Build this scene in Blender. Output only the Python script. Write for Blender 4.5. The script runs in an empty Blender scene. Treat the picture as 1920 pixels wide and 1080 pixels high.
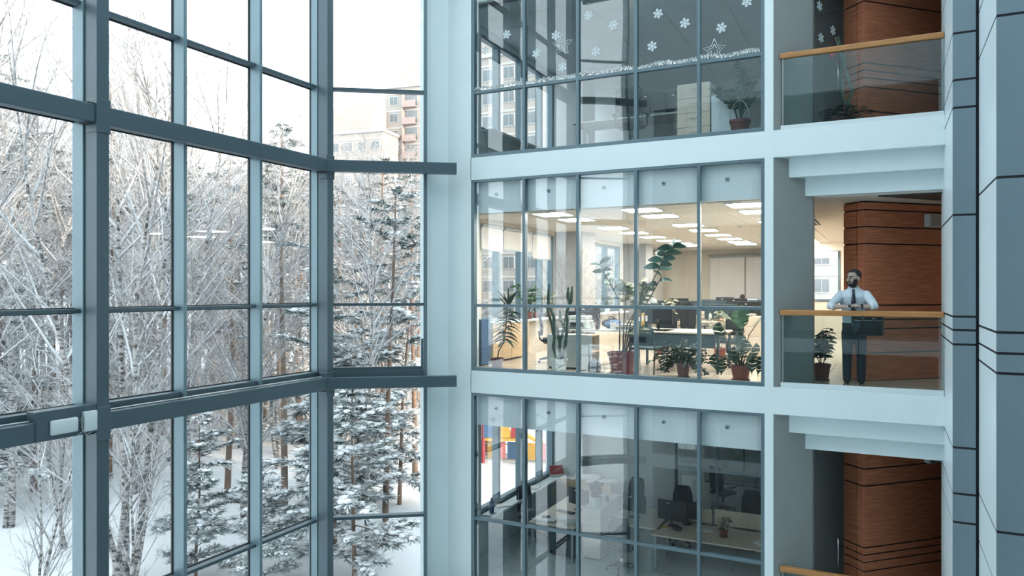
import bpy, bmesh, math, random
from mathutils import Vector, Matrix

scene = bpy.context.scene
COL = scene.collection
R = math.radians
# ------------------------------------------------------------------ camera, world, sun, exposure
cam_data = bpy.data.cameras.new('camera')
cam_data.sensor_width = 36.0
cam_data.lens = 36.0 * 1397 / 1920
cam_data.shift_y = 3 / 1920
cam_data.clip_start = 0.05
cam_data.clip_end = 600
cam = bpy.data.objects.new('camera', cam_data)
COL.objects.link(cam)
cam.location = (0, 0, 1.52)
cam.rotation_euler = (R(90), 0, R(26.6))
scene.camera = cam

world = bpy.data.worlds.new('world')
scene.world = world
world.use_nodes = True
bg = world.node_tree.nodes['Background']
bg.inputs[0].default_value = (0.92, 0.97, 1.0, 1)
bg.inputs[1].default_value = 2.6

sun_data = bpy.data.lights.new('sun', 'SUN')
sun_data.energy = 7.0
sun_data.angle = R(6)
sun_data.color = (1.0, 0.74, 0.52)
sun = bpy.data.objects.new('sun', sun_data)
COL.objects.link(sun)
sun.rotation_euler = Vector((-0.97, 0.06, -0.20)).to_track_quat('-Z', 'Y').to_euler()

scene.view_settings.view_transform = 'Standard'
scene.view_settings.look = 'None'
scene.view_settings.gamma = 1.0
scene.view_settings.use_curve_mapping = False
scene.view_settings.exposure = 0.46
try:
    scene.cycles.max_bounces = 10
    scene.cycles.transparent_max_bounces = 24
    scene.cycles.diffuse_bounces = 5
    scene.cycles.glossy_bounces = 4
    scene.cycles.caustics_reflective = False
    scene.cycles.caustics_refractive = False
    scene.cycles.sample_clamp_indirect = 6
except Exception:
    pass

# ------------------------------------------------------------------ materials
MATS = {}
def mat(name, color, rough=0.55, metal=0.0, var=0.06, scale=6.0, stretch=(1, 1, 1), bump=0.0, emit=None, emit_strength=0.0, spec=0.5, color2=None, detail=3.0, coords='Object'):
    m = bpy.data.materials.new(name)
    m.use_nodes = True
    nt = m.node_tree; N = nt.nodes; L = nt.links
    b = N['Principled BSDF']
    b.inputs['Roughness'].default_value = rough
    b.inputs['Metallic'].default_value = metal
    b.inputs['Specular IOR Level'].default_value = spec
    tc = N.new('ShaderNodeTexCoord'); mp = N.new('ShaderNodeMapping')
    mp.inputs['Scale'].default_value = stretch
    L.new(tc.outputs[coords], mp.inputs[0])
    nz = N.new('ShaderNodeTexNoise'); nz.inputs['Scale'].default_value = scale; nz.inputs['Detail'].default_value = detail
    L.new(mp.outputs[0], nz.inputs['Vector'])
    rp = N.new('ShaderNodeValToRGB')
    c1 = tuple(max(0, c * (1 - var)) for c in color)
    c2 = color2 if color2 else tuple(min(1, c * (1 + var)) for c in color)
    rp.color_ramp.elements[0].position = 0.34; rp.color_ramp.elements[1].position = 0.68
    rp.color_ramp.elements[0].color = (*c1, 1); rp.color_ramp.elements[1].color = (*c2, 1)
    L.new(nz.outputs['Fac'], rp.inputs[0]); L.new(rp.outputs[0], b.inputs['Base Color'])
    if bump:
        bp = N.new('ShaderNodeBump'); bp.inputs['Strength'].default_value = bump; bp.inputs['Distance'].default_value = 0.02
        L.new(nz.outputs['Fac'], bp.inputs['Height']); L.new(bp.outputs[0], b.inputs['Normal'])
    if emit:
        b.inputs['Emission Color'].default_value = (*emit, 1); b.inputs['Emission Strength'].default_value = emit_strength
    MATS[name] = m
    return m

def glass(name, tint, ior=1.5, boost=1.0, wave=0.0):
    """thin architectural glazing: see-through tint plus a mirror layer weighted by the Fresnel angle"""
    m = bpy.data.materials.new(name); m.use_nodes = True
    nt = m.node_tree; N = nt.nodes; L = nt.links
    N.remove(N['Principled BSDF'])
    out = N['Material Output']
    tr = N.new('ShaderNodeBsdfTransparent'); tr.inputs[0].default_value = (*tint, 1)
    gl = N.new('ShaderNodeBsdfGlossy'); gl.inputs['Roughness'].default_value = 0.0; gl.inputs[0].default_value = (0.95, 0.98, 1.0, 1)
    lw = N.new('ShaderNodeLayerWeight'); lw.inputs[0].default_value = 0.5
    pw = N.new('ShaderNodeMath'); pw.operation = 'POWER'; pw.inputs[1].default_value = 5.0
    L.new(lw.outputs['Facing'], pw.inputs[0])
    f0 = ((ior - 1) / (ior + 1)) ** 2 * boost
    mu = N.new('ShaderNodeMath'); mu.operation = 'MULTIPLY_ADD'; mu.inputs[1].default_value = 1 - f0; mu.inputs[2].default_value = f0; mu.use_clamp = True
    L.new(pw.outputs[0], mu.inputs[0])
    if wave:
        tc = N.new('ShaderNodeTexCoord'); nz = N.new('ShaderNodeTexNoise'); nz.inputs['Scale'].default_value = 0.9; nz.inputs['Detail'].default_value = 0
        L.new(tc.outputs['Object'], nz.inputs['Vector'])
        bp = N.new('ShaderNodeBump'); bp.inputs['Strength'].default_value = wave; bp.inputs['Distance'].default_value = 0.02
        L.new(nz.outputs['Fac'], bp.inputs['Height']); L.new(bp.outputs[0], gl.inputs['Normal'])
    mx = N.new('ShaderNodeMixShader')
    L.new(mu.outputs[0], mx.inputs[0]); L.new(tr.outputs[0], mx.inputs[1]); L.new(gl.outputs[0], mx.inputs[2])
    L.new(mx.outputs[0], out.inputs[0])
    MATS[name] = m
    return m

def snowy(name, color, color2, snow=(0.80, 0.84, 0.88), lo=0.15, hi=0.65, scale=8.0, stretch=(1, 1, 1), rough=0.8, pos=(0.4, 0.6)):
    """bark or needles with snow lying on whatever faces up"""
    m = mat(name, color, rough, 0, 0, scale, stretch, color2=color2)
    nt = m.node_tree; N = nt.nodes; L = nt.links
    rp = [n for n in N if n.type == 'VALTORGB'][0]
    rp.color_ramp.elements[0].position, rp.color_ramp.elements[1].position = pos
    b = N['Principled BSDF']
    ge = N.new('ShaderNodeNewGeometry'); sx = N.new('ShaderNodeSeparateXYZ'); L.new(ge.outputs['Normal'], sx.inputs[0])
    mr = N.new('ShaderNodeMapRange'); mr.inputs['From Min'].default_value = lo; mr.inputs['From Max'].default_value = hi
    L.new(sx.outputs['Z'], mr.inputs['Value'])
    mx = N.new('ShaderNodeMix'); mx.data_type = 'RGBA'
    L.new(mr.outputs[0], mx.inputs['Factor']); L.new(rp.outputs[0], mx.inputs[6]); mx.inputs[7].default_value = (*snow, 1)
    L.new(mx.outputs[2], b.inputs['Base Color'])
    return m

mat('white_paint', (0.69, 0.795, 0.822), 0.5, var=0.015, scale=2)
mat('gypsum', (0.84, 0.90, 0.915), 0.6, var=0.015, scale=2)
mat('grey_plaster', (0.285, 0.297, 0.29), 0.7, var=0.03, scale=3)
mat('steel', (0.070, 0.112, 0.136), 0.38, 0.15, var=0.03, scale=3)
mat('steel_mullion', (0.175, 0.265, 0.305), 0.36, 0.25, var=0.03, scale=3)
mat('alu', (0.13, 0.195, 0.228), 0.35, 0.2, var=0.03, scale=4)
mat('gasket', (0.012, 0.017, 0.022), 0.6, var=0.1)
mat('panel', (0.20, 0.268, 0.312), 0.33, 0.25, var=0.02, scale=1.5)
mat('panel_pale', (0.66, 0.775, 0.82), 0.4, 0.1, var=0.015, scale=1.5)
mat('joint', (0.010, 0.011, 0.018), 0.8, var=0.1)
mat('wood_panel', (0.56, 0.185, 0.095), 0.36, var=0.16, scale=2.2, stretch=(1.2, 1.2, 26), detail=8, color2=(0.78, 0.30, 0.165))
mat('oak_rail', (0.42, 0.205, 0.075), 0.4, var=0.18, scale=4, stretch=(1, 12, 12), detail=6)
mat('beige_wall', (0.70, 0.65, 0.565), 0.7, var=0.03, scale=2)
mat('office_wall', (0.56, 0.615, 0.62), 0.7, var=0.03, scale=2)
mat('ceiling_tile', (0.66, 0.625, 0.575), 0.85, var=0.03, scale=30)
mat('ceiling_tile_cool', (0.42, 0.47, 0.49), 0.85, var=0.03, scale=30)
mat('grille', (0.06, 0.065, 0.07), 0.5, 0.4, var=0.2, scale=60)
mat('tile_warm', (0.62, 0.54, 0.43), 0.22, var=0.05, scale=3)
mat('tile_cool', (0.50, 0.545, 0.54), 0.22, var=0.05, scale=3)
mat('grout', (0.33, 0.32, 0.30), 0.9, var=0.05)
mat('blind', (0.80, 0.80, 0.79), 0.8, var=0.02, scale=60, stretch=(1, 1, 8))
mat('concrete', (0.335, 0.33, 0.325), 0.8, var=0.06, scale=5)
mat('oak_veneer', (0.62, 0.46, 0.29), 0.45, var=0.08, scale=3, stretch=(1, 1, 14), detail=6)
mat('desk_top', (0.68, 0.60, 0.485), 0.4, var=0.05, scale=3, stretch=(14, 1, 1), detail=6)
mat('laminate', (0.56, 0.60, 0.585), 0.45, var=0.03, scale=3)
mat('metal_grey', (0.40, 0.44, 0.46), 0.35, 0.5, var=0.04)
mat('chrome', (0.75, 0.77, 0.79), 0.15, 1.0, var=0.03)
mat('black_plastic', (0.018, 0.020, 0.023), 0.4, var=0.2)
mat('black_fabric', (0.022, 0.026, 0.032), 0.85, var=0.25, scale=80)
mat('slate_plastic', (0.035, 0.065, 0.080), 0.5, var=0.1)
mat('screen', (0.016, 0.020, 0.026), 0.18, var=0.1)
mat('screen_lit', (0.5, 0.6, 0.65), 0.3, var=0.3, scale=9, emit=(0.75, 0.85, 0.9), emit_strength=0.8)
mat('paper', (0.78, 0.78, 0.76), 0.8, var=0.05, scale=30)
mat('red_card', (0.33, 0.035, 0.040), 0.6, var=0.1)
mat('blue_card', (0.06, 0.13, 0.25), 0.6, var=0.15)
mat('yellow_card', (0.55, 0.33, 0.05), 0.6, var=0.1)
mat('pink_card', (0.65, 0.22, 0.22), 0.6, var=0.1)
mat('terracotta', (0.20, 0.062, 0.045), 0.55, var=0.15, scale=9)
mat('dark_red_pot', (0.17, 0.020, 0.024), 0.3, var=0.1)
mat('brown_pot', (0.13, 0.045, 0.040), 0.45, var=0.12)
mat('white_pot', (0.62, 0.69, 0.69), 0.4, var=0.05)
mat('soil', (0.035, 0.026, 0.020), 0.95, var=0.3, scale=40)
mat('leaf_dark', (0.020, 0.058, 0.034), 0.4, var=0.35, scale=7)
mat('leaf_mid', (0.045, 0.115, 0.040), 0.4, var=0.35, scale=7)
mat('leaf_blue', (0.045, 0.125, 0.105), 0.35, var=0.3, scale=6)
mat('leaf_varieg', (0.16, 0.22, 0.12), 0.4, var=0.5, scale=14, color2=(0.50, 0.50, 0.32))
mat('stem_green', (0.045, 0.085, 0.050), 0.5, var=0.25, scale=14)
mat('stem_brown', (0.085, 0.070, 0.050), 0.7, var=0.25, scale=14)
mat('flower_red', (0.45, 0.03, 0.03), 0.5, var=0.2)
mat('sticker', (0.72, 0.82, 0.85), 0.6, var=0.05)
mat('tinsel', (0.82, 0.86, 0.86), 0.16, 0.9, var=0.2, scale=60)
mat('lamp_diffuser', (0.9, 0.88, 0.84), 0.6, var=0.01, emit=(1.0, 0.955, 0.885), emit_strength=28)
mat('white_plastic', (0.62, 0.70, 0.73), 0.4, var=0.02)
mat('skin', (0.37, 0.295, 0.255), 0.55, var=0.06, scale=16)
mat('hair', (0.010, 0.009, 0.009), 0.6, var=0.4, scale=60)
mat('brown_hair', (0.060, 0.035, 0.022), 0.6, var=0.4, scale=60)
mat('shirt', (0.56, 0.66, 0.74), 0.75, var=0.05, scale=14, bump=0.15)
mat('tie', (0.020, 0.028, 0.045), 0.6, var=0.15, scale=60)
mat('trousers', (0.012, 0.018, 0.027), 0.85, var=0.2, scale=40)
mat('leather', (0.012, 0.012, 0.013), 0.35, var=0.2, scale=30, bump=0.05)
mat('shoe', (0.018, 0.013, 0.011), 0.22, var=0.2)
mat('brick_pale', (0.43, 0.385, 0.35), 0.9, var=0.06, scale=0.6, stretch=(1, 1, 5), detail=6)
mat('brick_pink', (0.42, 0.32, 0.30), 0.9, var=0.08, scale=0.6, stretch=(1, 1, 5), detail=6)
mat('band_white', (0.55, 0.53, 0.505), 0.9, var=0.03, scale=2)
mat('brick_white', (0.42, 0.40, 0.38), 0.9, var=0.05, scale=0.8, stretch=(1, 1, 7), detail=6)
mat('far_glass', (0.20, 0.22, 0.235), 0.12, var=0.3, scale=0.4)
mat('far_frame', (0.55, 0.56, 0.57), 0.6, var=0.03)
mat('snow_ground', (0.72, 0.75, 0.79), 0.9, var=0.05, scale=0.35, bump=0.3, detail=6)
mat('snow', (0.82, 0.85, 0.89), 0.9, var=0.04, scale=3, bump=0.2)
snowy('birch_bark', (0.060, 0.056, 0.052), (0.40, 0.39, 0.38), lo=0.3, hi=0.8, scale=3.2, stretch=(1, 1, 3.2), pos=(0.40, 0.56))
snowy('birch_twig', (0.175, 0.165, 0.16), (0.40, 0.40, 0.405), snow=(0.68, 0.71, 0.75), lo=-0.1, hi=0.85)
snowy('pine_bark', (0.085, 0.066, 0.056), (0.28, 0.18, 0.125), lo=0.35, hi=0.9, scale=1.6, stretch=(1, 1, 0.35), pos=(0.3, 0.7))
snowy('needles', (0.055, 0.092, 0.085), (0.13, 0.175, 0.16), lo=0.6, hi=1.05, scale=1.5)
glass('curtain_glass', (0.90, 0.935, 0.945), 1.5, 0.8)
glass('office_glass', (0.955, 0.975, 0.98), 1.52, 1.75, wave=0.12)
glass('rail_glass', (0.84, 0.90, 0.905), 1.5, 1.7)
glass('clear_glass', (0.93, 0.96, 0.965), 1.5, 0.6)

# ------------------------------------------------------------------ mesh collector
class MB:
    def __init__(self): self.v = []; self.f = []
    def quad_strip(self, rings, closed=True, cap=True):
        n = len(rings[0]); o = len(self.v)
        for r in rings: self.v.extend([tuple(p) for p in r])
        for i in range(len(rings) - 1):
            for k in range(n if closed else n - 1):
                a = o + i * n + k; b_ = o + i * n + (k + 1) % n
                self.f.append((a, b_, b_ + n, a + n))
        if cap and closed:
            self.f.append(tuple(o + k for k in reversed(range(n))))
            self.f.append(tuple(o + (len(rings) - 1) * n + k for k in range(n)))
        return self
    def box(self, x0, x1, y0, y1, z0, z1):
        o = len(self.v)
        self.v += [(x0, y0, z0), (x1, y0, z0), (x1, y1, z0), (x0, y1, z0), (x0, y0, z1), (x1, y0, z1), (x1, y1, z1), (x0, y1, z1)]
        self.f += [tuple(o + i for i in q) for q in ((0, 3, 2, 1), (4, 5, 6, 7), (0, 1, 5, 4), (1, 2, 6, 5), (2, 3, 7, 6), (3, 0, 4, 7))]
        return self
    def rbox(self, x0, x1, y0, y1, z0, z1, r=0.01):
        """box with chamfered edges"""
        bm = bmesh.new()
        bmesh.ops.create_cube(bm, size=1.0)
        for v in bm.verts:
            v.co = ((x0 + x1) / 2 + v.co.x * (x1 - x0), (y0 + y1) / 2 + v.co.y * (y1 - y0), (z0 + z1) / 2 + v.co.z * (z1 - z0))
        bmesh.ops.bevel(bm, geom=bm.edges[:], offset=r, segments=2, affect='EDGES', profile=0.5)
        return self.from_bm(bm)
    def from_bm(self, bm):
        o = len(self.v); bm.verts.index_update()
        self.v += [tuple(v.co) for v in bm.verts]
        self.f += [tuple(o + v.index for v in f.verts) for f in bm.faces]
        bm.free(); return self
    def prism(self, pts, z0, z1):
        self.quad_strip([[(x, y, z0) for x, y in pts], [(x, y, z1) for x, y in pts]]); return self
    def slab(self, p, q, w_in, w_out, z0, z1):
        """box along the plan segment p->q; w_in to its right, w_out to its left"""
        d = Vector((q[0] - p[0], q[1] - p[1])).normalized(); n = Vector((d.y, -d.x))
        a = Vector(p); b_ = Vector(q)
        return self.prism([tuple(a + n * w_in), tuple(b_ + n * w_in), tuple(b_ - n * w_out), tuple(a - n * w_out)], z0, z1)
    def tube(self, pts, radii, n=8, cap=True):
        pts = [Vector(p) for p in pts]
        if not isinstance(radii, (list, tuple)): radii = [radii] * len(pts)
        rings = []; up = None
        for i, p in enumerate(pts):
            t = (pts[min(i + 1, len(pts) - 1)] - pts[max(i - 1, 0)])
            t = t.normalized() if t.length > 1e-9 else Vector((0, 0, 1))
            if up is None:
                up = t.orthogonal().normalized()
            else:
                up = (up - t * up.dot(t)); up = up.normalized() if up.length > 1e-6 else t.orthogonal().normalized()
            s = t.cross(up)
            rings.append([p + (up * math.cos(2 * math.pi * k / n) + s * math.sin(2 * math.pi * k / n)) * radii[i] for k in range(n)])
        return self.quad_strip(rings, True, cap)
    def loft(self, rings): return self.quad_strip(rings, True, True)
    def lathe(self, prof, c=(0, 0, 0), n=20, cap=True):
        rings = [[(c[0] + r * math.cos(2 * math.pi * k / n), c[1] + r * math.sin(2 * math.pi * k / n), c[2] + z) for k in range(n)] for r, z in prof]
        return self.quad_strip(rings, True, cap)
    def ball(self, c, rx, ry=None, rz=None, sub=2, jit=0.0, rnd=None):
        ry = ry or rx; rz = rz or rx
        bm = bmesh.new(); bmesh.ops.create_icosphere(bm, subdivisions=sub, radius=1)
        for v in bm.verts:
            k = 1 + (rnd.uniform(-jit, jit) if rnd else 0)
            v.co = (c[0] + v.co.x * rx * k, c[1] + v.co.y * ry * k, c[2] + v.co.z * rz * k)
        return self.from_bm(bm)
    def face(self, pts):
        o = len(self.v); self.v += [tuple(p) for p in pts]; self.f.append(tuple(range(o, o + len(pts)))); return self
    def xform(self, M, start=0):
        self.v[start:] = [tuple(M @ Vector(p)) for p in self.v[start:]]; return self
    def mesh(self, name, m, smooth=False):
        me = bpy.data.meshes.new(name); me.from_pydata(self.v, [], self.f); me.update()
        me.materials.append(MATS[m] if isinstance(m, str) else m)
        if smooth: me.polygons.foreach_set('use_smooth', [True] * len(me.polygons))
        return me
    def build(self, name, m, parent=None, smooth=False, label=None):
        o = bpy.data.objects.new(name, self.mesh(name, m, smooth)); COL.objects.link(o)
        if parent: o.parent = parent
        if label: o['label'] = label
        return o

def tag(o, label=None, cat=None, group=None, kind=None):
    if label: o['label'] = label
    if cat: o['category'] = cat
    if group: o['group'] = group
    if kind: o['kind'] = kind
    return o
def thing(name, label, cat, loc=(0, 0, 0), rz=0.0, group=None, kind=None):
    o = bpy.data.objects.new(name, None); COL.objects.link(o)
    o.empty_display_size = 0.1
    o.location = loc; o.rotation_euler = (0, 0, rz)
    return tag(o, label, cat, group, kind)
def inst(name, me, parent=None, loc=(0, 0, 0), rot=(0, 0, 0), scale=(1, 1, 1)):
    o = bpy.data.objects.new(name, me); COL.objects.link(o)
    o.parent = parent; o.location = loc; o.rotation_euler = rot; o.scale = scale
    return o
def copy_tree(o, parent=None):
    c = o.copy(); COL.objects.link(c); c.parent = parent
    for ch in list(o.children): copy_tree(ch, c)
    return c
def place(proto, used, loc, rz, label, group=None, scale=None):
    """first use moves the prototype itself, later ones copy it with its parts"""
    o = proto if not used.get(proto.name) else copy_tree(proto)
    used[proto.name] = True
    o.location = loc; o.rotation_euler = (0, 0, rz); o['label'] = label
    if scale: o.scale = scale
    if group: o['group'] = group
    return o
def ord_(n): return ['first', 'second', 'third', 'fourth', 'fifth', 'sixth', 'seventh', 'eighth', 'ninth', 'tenth'][n]
# ------------------------------------------------------------------ curtain wall along the atrium's left side
XG = -9.40                                   # glass line
MULL = [6.10 + 1.48 * k for k in range(-3, 4)]
ROWS = [-8.0, -6.62, -4.18, -2.69, -0.13, 1.245, 3.72, 5.21, 7.70, 9.15, 11.6]
w1 = thing('window_1', 'tall steel and glass curtain wall overlooking the snowy wood', None, kind='structure')
mull_me = MB().box(-0.02, 0.243, 0, 0.057, -8, 11.6).mesh('mullion', 'steel_mullion')
post_me = MB().rbox(-0.02, 0.20, -0.02, 0.17, -8, 11.6, 0.006).mesh('mullion_post', 'steel_mullion')
post2_me = MB().rbox(0.215, 0.45, 0, 0.17, -8, 11.6, 0.008).mesh('post', 'steel')
for k, y in enumerate(MULL):
    if k % 3 == 0 and 0 < k < 6:
        p = inst('post', post2_me, w1, (XG, y, 0))
        inst('mullion', post_me, w1, (XG, y, 0))
    elif 0 < k < 6:
        inst('mullion', mull_me, w1, (XG, y, 0))
gask_me = MB().box(-0.012, 0.02, -0.014, 0.0, -8, 11.6).mesh('gasket', 'gasket')
for y in MULL: inst('gasket', gask_me, w1, (XG, y, 0))
corner = MB().rbox(XG - 0.03, -9.235, 10.53, 10.72, -8, 11.6, 0.006).build('mullion', 'steel_mullion', w1)
cpost = MB().rbox(-9.225, -9.0, 10.54, 10.70, -8, 11.6, 0.008).build('post', 'steel', w1)
for zi, z in enumerate(ROWS[1:-1]):
    big = zi % 2 == 1
    t = MB()
    if big: t.rbox(XG - 0.02, XG + 0.19, MULL[0], 10.53, z - 0.02, z + 0.155, 0.006)
    else: t.rbox(XG - 0.02, XG + 0.155, MULL[0], 10.53, z - 0.026, z + 0.026, 0.005)
    t.build('transom', 'steel', w1)
    MB().box(XG - 0.013, XG + 0.022, MULL[0], 10.53, z - 0.04, z + (0.17 if big else 0.04)).build('gasket', 'gasket', w1)
for r in range(len(ROWS) - 1):
    pane_me = MB().box(-0.006, 0.006, 0.0, 1.48, ROWS[r], ROWS[r + 1]).mesh('pane', 'curtain_glass')
    for k in range(len(MULL) - 1): inst('pane', pane_me, w1, (XG, MULL[k], 0))
MB().rbox(XG - 0.03, -9.235, 1.48, 1.67, -8, 11.6, 0.006).build('mullion', 'steel_mullion', w1)
MB().rbox(-9.225, -9.0, 1.50, 1.66, -8, 11.6, 0.008).build('post', 'steel', w1)

# corner bay, turned towards the office front
P0, P1 = Vector((-9.25, 10.75)), Vector((-7.72, 11.82))
DB = (P1 - P0).normalized(); NB = Vector((DB.y, -DB.x))
w2 = thing('window_2', 'narrow angled glazed bay between the corner post and the white pier', None, kind='structure')
def bslab(name, m, t0, t1, i, o, z0, z1, parent):
    return MB().slab(tuple(P0 + DB * t0), tuple(P0 + DB * t1), i, o, z0, z1).build(name, m, parent)
LB = (P1 - P0).length
# the bay at the other end of the curtain wall mirrors it (y -> 12.2 - y)
w2m = thing('window_20', 'narrow angled glazed bay at the near end of the curtain wall', None, kind='structure')
def bay(par, mir):
    def sl(name, m, t0, t1, i, o, z0, z1):
        mb = MB().slab(tuple(P0 + DB * t0), tuple(P0 + DB * t1), i, o, z0, z1)
        if mir: mb.v = [(x, 12.2 - y, z) for x, y, z in mb.v]; mb.f = [f[::-1] for f in mb.f]
        return mb.build(name, m, par)
    sl('jamb', 'steel', -0.12, 0.02, 0.10, 0.04, -8, 11.6)
    sl('jamb', 'alu', LB - 0.055, LB + 0.01, 0.09, 0.04, -8, 11.6)
    for zi, z in enumerate(ROWS[1:-1]):
        if zi % 2 == 1: sl('transom', 'steel', 0.02, LB - 0.055, 0.13, 0.03, z - 0.02, z + 0.155)
        else: sl('transom', 'steel', 0.02, LB - 0.055, 0.11, 0.03, z - 0.026, z + 0.026)
    for r in range(len(ROWS) - 1): sl('pane', 'curtain_glass', 0.01, LB - 0.04, 0.006, 0.006, ROWS[r], ROWS[r + 1])
bay(w2, False); bay(w2m, True)
# opening sash with its slim frame, just above the lower beam
sash = bslab('sash', 'steel', 0.03, LB - 0.06, 0.06, 0.0, 0.03, 0.085, w2)
bslab('sash_stile', 'steel', LB - 0.10, LB - 0.06, 0.07, 0.0, 0.06, 0.60, w2)

# horizontal steel beams carried by the posts
n_trim = 0
for zc, nm in ((3.76, 'upper'), (-0.175, 'lower'), (-4.15, 'base'), (7.74, 'top')):
    n_trim += 1
    b = thing('trim_%d' % n_trim, 'dark grey steel beam running along the curtain wall at %s level' % nm, None, kind='structure')
    MB().rbox(-9.15, -8.965, 1.58, 10.62, zc - 0.118, zc + 0.118, 0.014).build('beam', 'steel', b)
    bb = MB().slab(tuple(P0 + DB * -0.10), tuple(P0 + DB * 2.41), 0.36, -0.19, zc - 0.10, zc + 0.10).build('beam', 'steel', b)
    bm_ = MB().slab(tuple(P0 + DB * -0.10), tuple(P0 + DB * 2.41), 0.36, -0.19, zc - 0.10, zc + 0.10)
    bm_.v = [(x, 12.2 - y, z) for x, y, z in bm_.v]; bm_.f = [f[::-1] for f in bm_.f]; bm_.build('beam', 'steel', b)
    for y in (6.10,):
        MB().rbox(-9.15, -8.935, y - 0.012, y + 0.182, zc - 0.235, zc + 0.20, 0.008).build('sleeve', 'steel', b)
        MB().box(-9.16, -8.98, y - 0.10, y - 0.012, zc - 0.135, zc - 0.118).build('cleat', 'gasket', b)
        MB().box(-9.16, -8.98, y - 0.10, y - 0.012, zc + 0.118, zc + 0.135).build('cleat', 'gasket', b)
    MB().rbox(-9.17, -8.985, 10.50, 10.715, zc - 0.235, zc + 0.20, 0.008).build('sleeve', 'steel', b)
    MB().box(-9.16, -8.98, 10.40, 10.50, zc - 0.135, zc - 0.118).build('cleat', 'gasket', b)
    if nm == 'lower':
        MB().tube([(-9.06, 1.75, zc + 0.13), (-9.06, 4.6, zc + 0.135), (-9.06, 5.33, zc + 0.13)], 0.011, 6).build('cable', 'metal_grey', b)
        MB().tube([(-9.06, 6.35, zc + 0.13), (-9.06, 8.3, zc + 0.135), (-9.06, 10.45, zc + 0.13)], 0.011, 6).build('cable', 'metal_grey', b)
        MB().rbox(-9.14, -8.945, 5.34, 6.09, zc - 0.115, zc + 0.245, 0.008).build('mounting_plate', 'steel', b)

# ------------------------------------------------------------------ white pier and office front
MB().prism([(-7.72, 11.82), (-7.47, 12.2), (-6.97, 12.2), (-6.97, 12.5), (-7.98, 12.5), (-7.98, 12.0)], -8, 11.6).build('wall_pier', 'white_paint')
tag(bpy.data.objects['wall_pier'], kind='structure')
wf = MB()
for z0, z1 in ((-8.42, -8.0), (-4.42, -4.0), (-0.42, 0.0), (3.58, 4.0), (7.58, 11.6)):
    wf.box(-6.98, -1.688, 12.20, 12.46, z0, z1).box(-1.556, 0.76, 12.20, 12.46, z0, z1)
tag(wf.build('wall_front', 'white_paint'), kind='structure')
MB().prism([(-1.688, 12.2), (-1.555, 12.2), (-1.555, 12.205), (-1.60, 12.46), (-1.688, 12.46)], -8, 11.6).build('wall_jamb', 'white_paint')
tag(bpy.data.objects['wall_jamb'], kind='structure')
MB().prism([(-1.60, 12.212), (-1.548, 12.212), (-1.03, 12.73), (-1.03, 13.1), (-1.60, 13.1)], -8, 11.6).build('wall_splay', 'grey_plaster')
tag(bpy.data.objects['wall_splay'], kind='structure')

MX = [-6.96, -5.875, -4.83, -3.775, -2.716, -1.688]
FLO = ((4.0, 'top'), (0.0, 'middle'), (-4.0, 'bottom'))
for wi, (z, nm) in enumerate(FLO):
    w = thing('window_%d' % (3 + wi), 'glazed office front on the %s storey' % nm, None, kind='structure')
    head = z + 3.58
    for i, x in enumerate(MX):
        x0, x1 = (x, x + 0.055) if i == 0 else ((x - 0.055, x) if i == 5 else (x - 0.027, x + 0.027))
        MB().rbox(x0, x1, 12.203, 12.303, z + 0.0655, head - 0.0505, 0.004).build('mullion', 'alu', w)
        MB().box(x0 + 0.004, x1 - 0.004, 12.303, 12.326, z + 0.07, head - 0.055).build('mullion_back', 'alu', w)
    MB().rbox(MX[0], MX[5], 12.204, 12.304, z, z + 0.065, 0.004).build('sill_rail', 'alu', w)
    MB().rbox(MX[0], MX[5], 12.204, 12.304, head - 0.05, head, 0.004).build('head_rail', 'alu', w)
    MB().rbox(MX[0] + 0.05, MX[5] - 0.05, 12.212, 12.295, z + 1.195, z + 1.25, 0.004).build('transom', 'alu', w)
    for i in range(5):
        for (a, b) in ((0.06, 1.2), (1.245, 3.54)):
            MB().box(MX[i] + 0.02, MX[i + 1] - 0.02, 12.249, 12.261, z + a, z + b).build('pane', 'office_glass', w)
    # dropped bulkhead behind the glass, with small sprinkler roses
    blk = MB().box(-7.35, -1.62, 12.33, 12.42, z + 2.965, z + 3.578).build('trim_%d' % (10 + wi), 'gypsum')
    tag(blk, kind='structure')
    if z < 4:
        for i in range(5):
            xs = (MX[i] + MX[i + 1]) / 2 - 0.08
            s = thing('sprinkler_head', 'small round sprinkler rose on the white bulkhead, %s pane from the pier, %s storey' % (ord_(i), nm), 'sprinkler', (xs, 12.33, z + 3.30), group='sprinkler roses on the bulkheads')
            MB().lathe([(0.0, 0), (0.036, 0), (0.032, 0.012), (0.012, 0.016), (0, 0.016)], n=16).xform(Matrix.Rotation(R(90), 4, 'X')).build('plate', 'metal_grey', s, True)
            MB().tube([(0, -0.01, 0), (0, -0.05, 0)], 0.009, 8).build('nozzle', 'black_plastic', s)
            MB().tube([(-0.018, -0.05, 0), (-0.018, -0.062, 0), (0.018, -0.062, 0), (0.018, -0.05, 0)], 0.004, 5).build('deflector', 'black_plastic', s)

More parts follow.
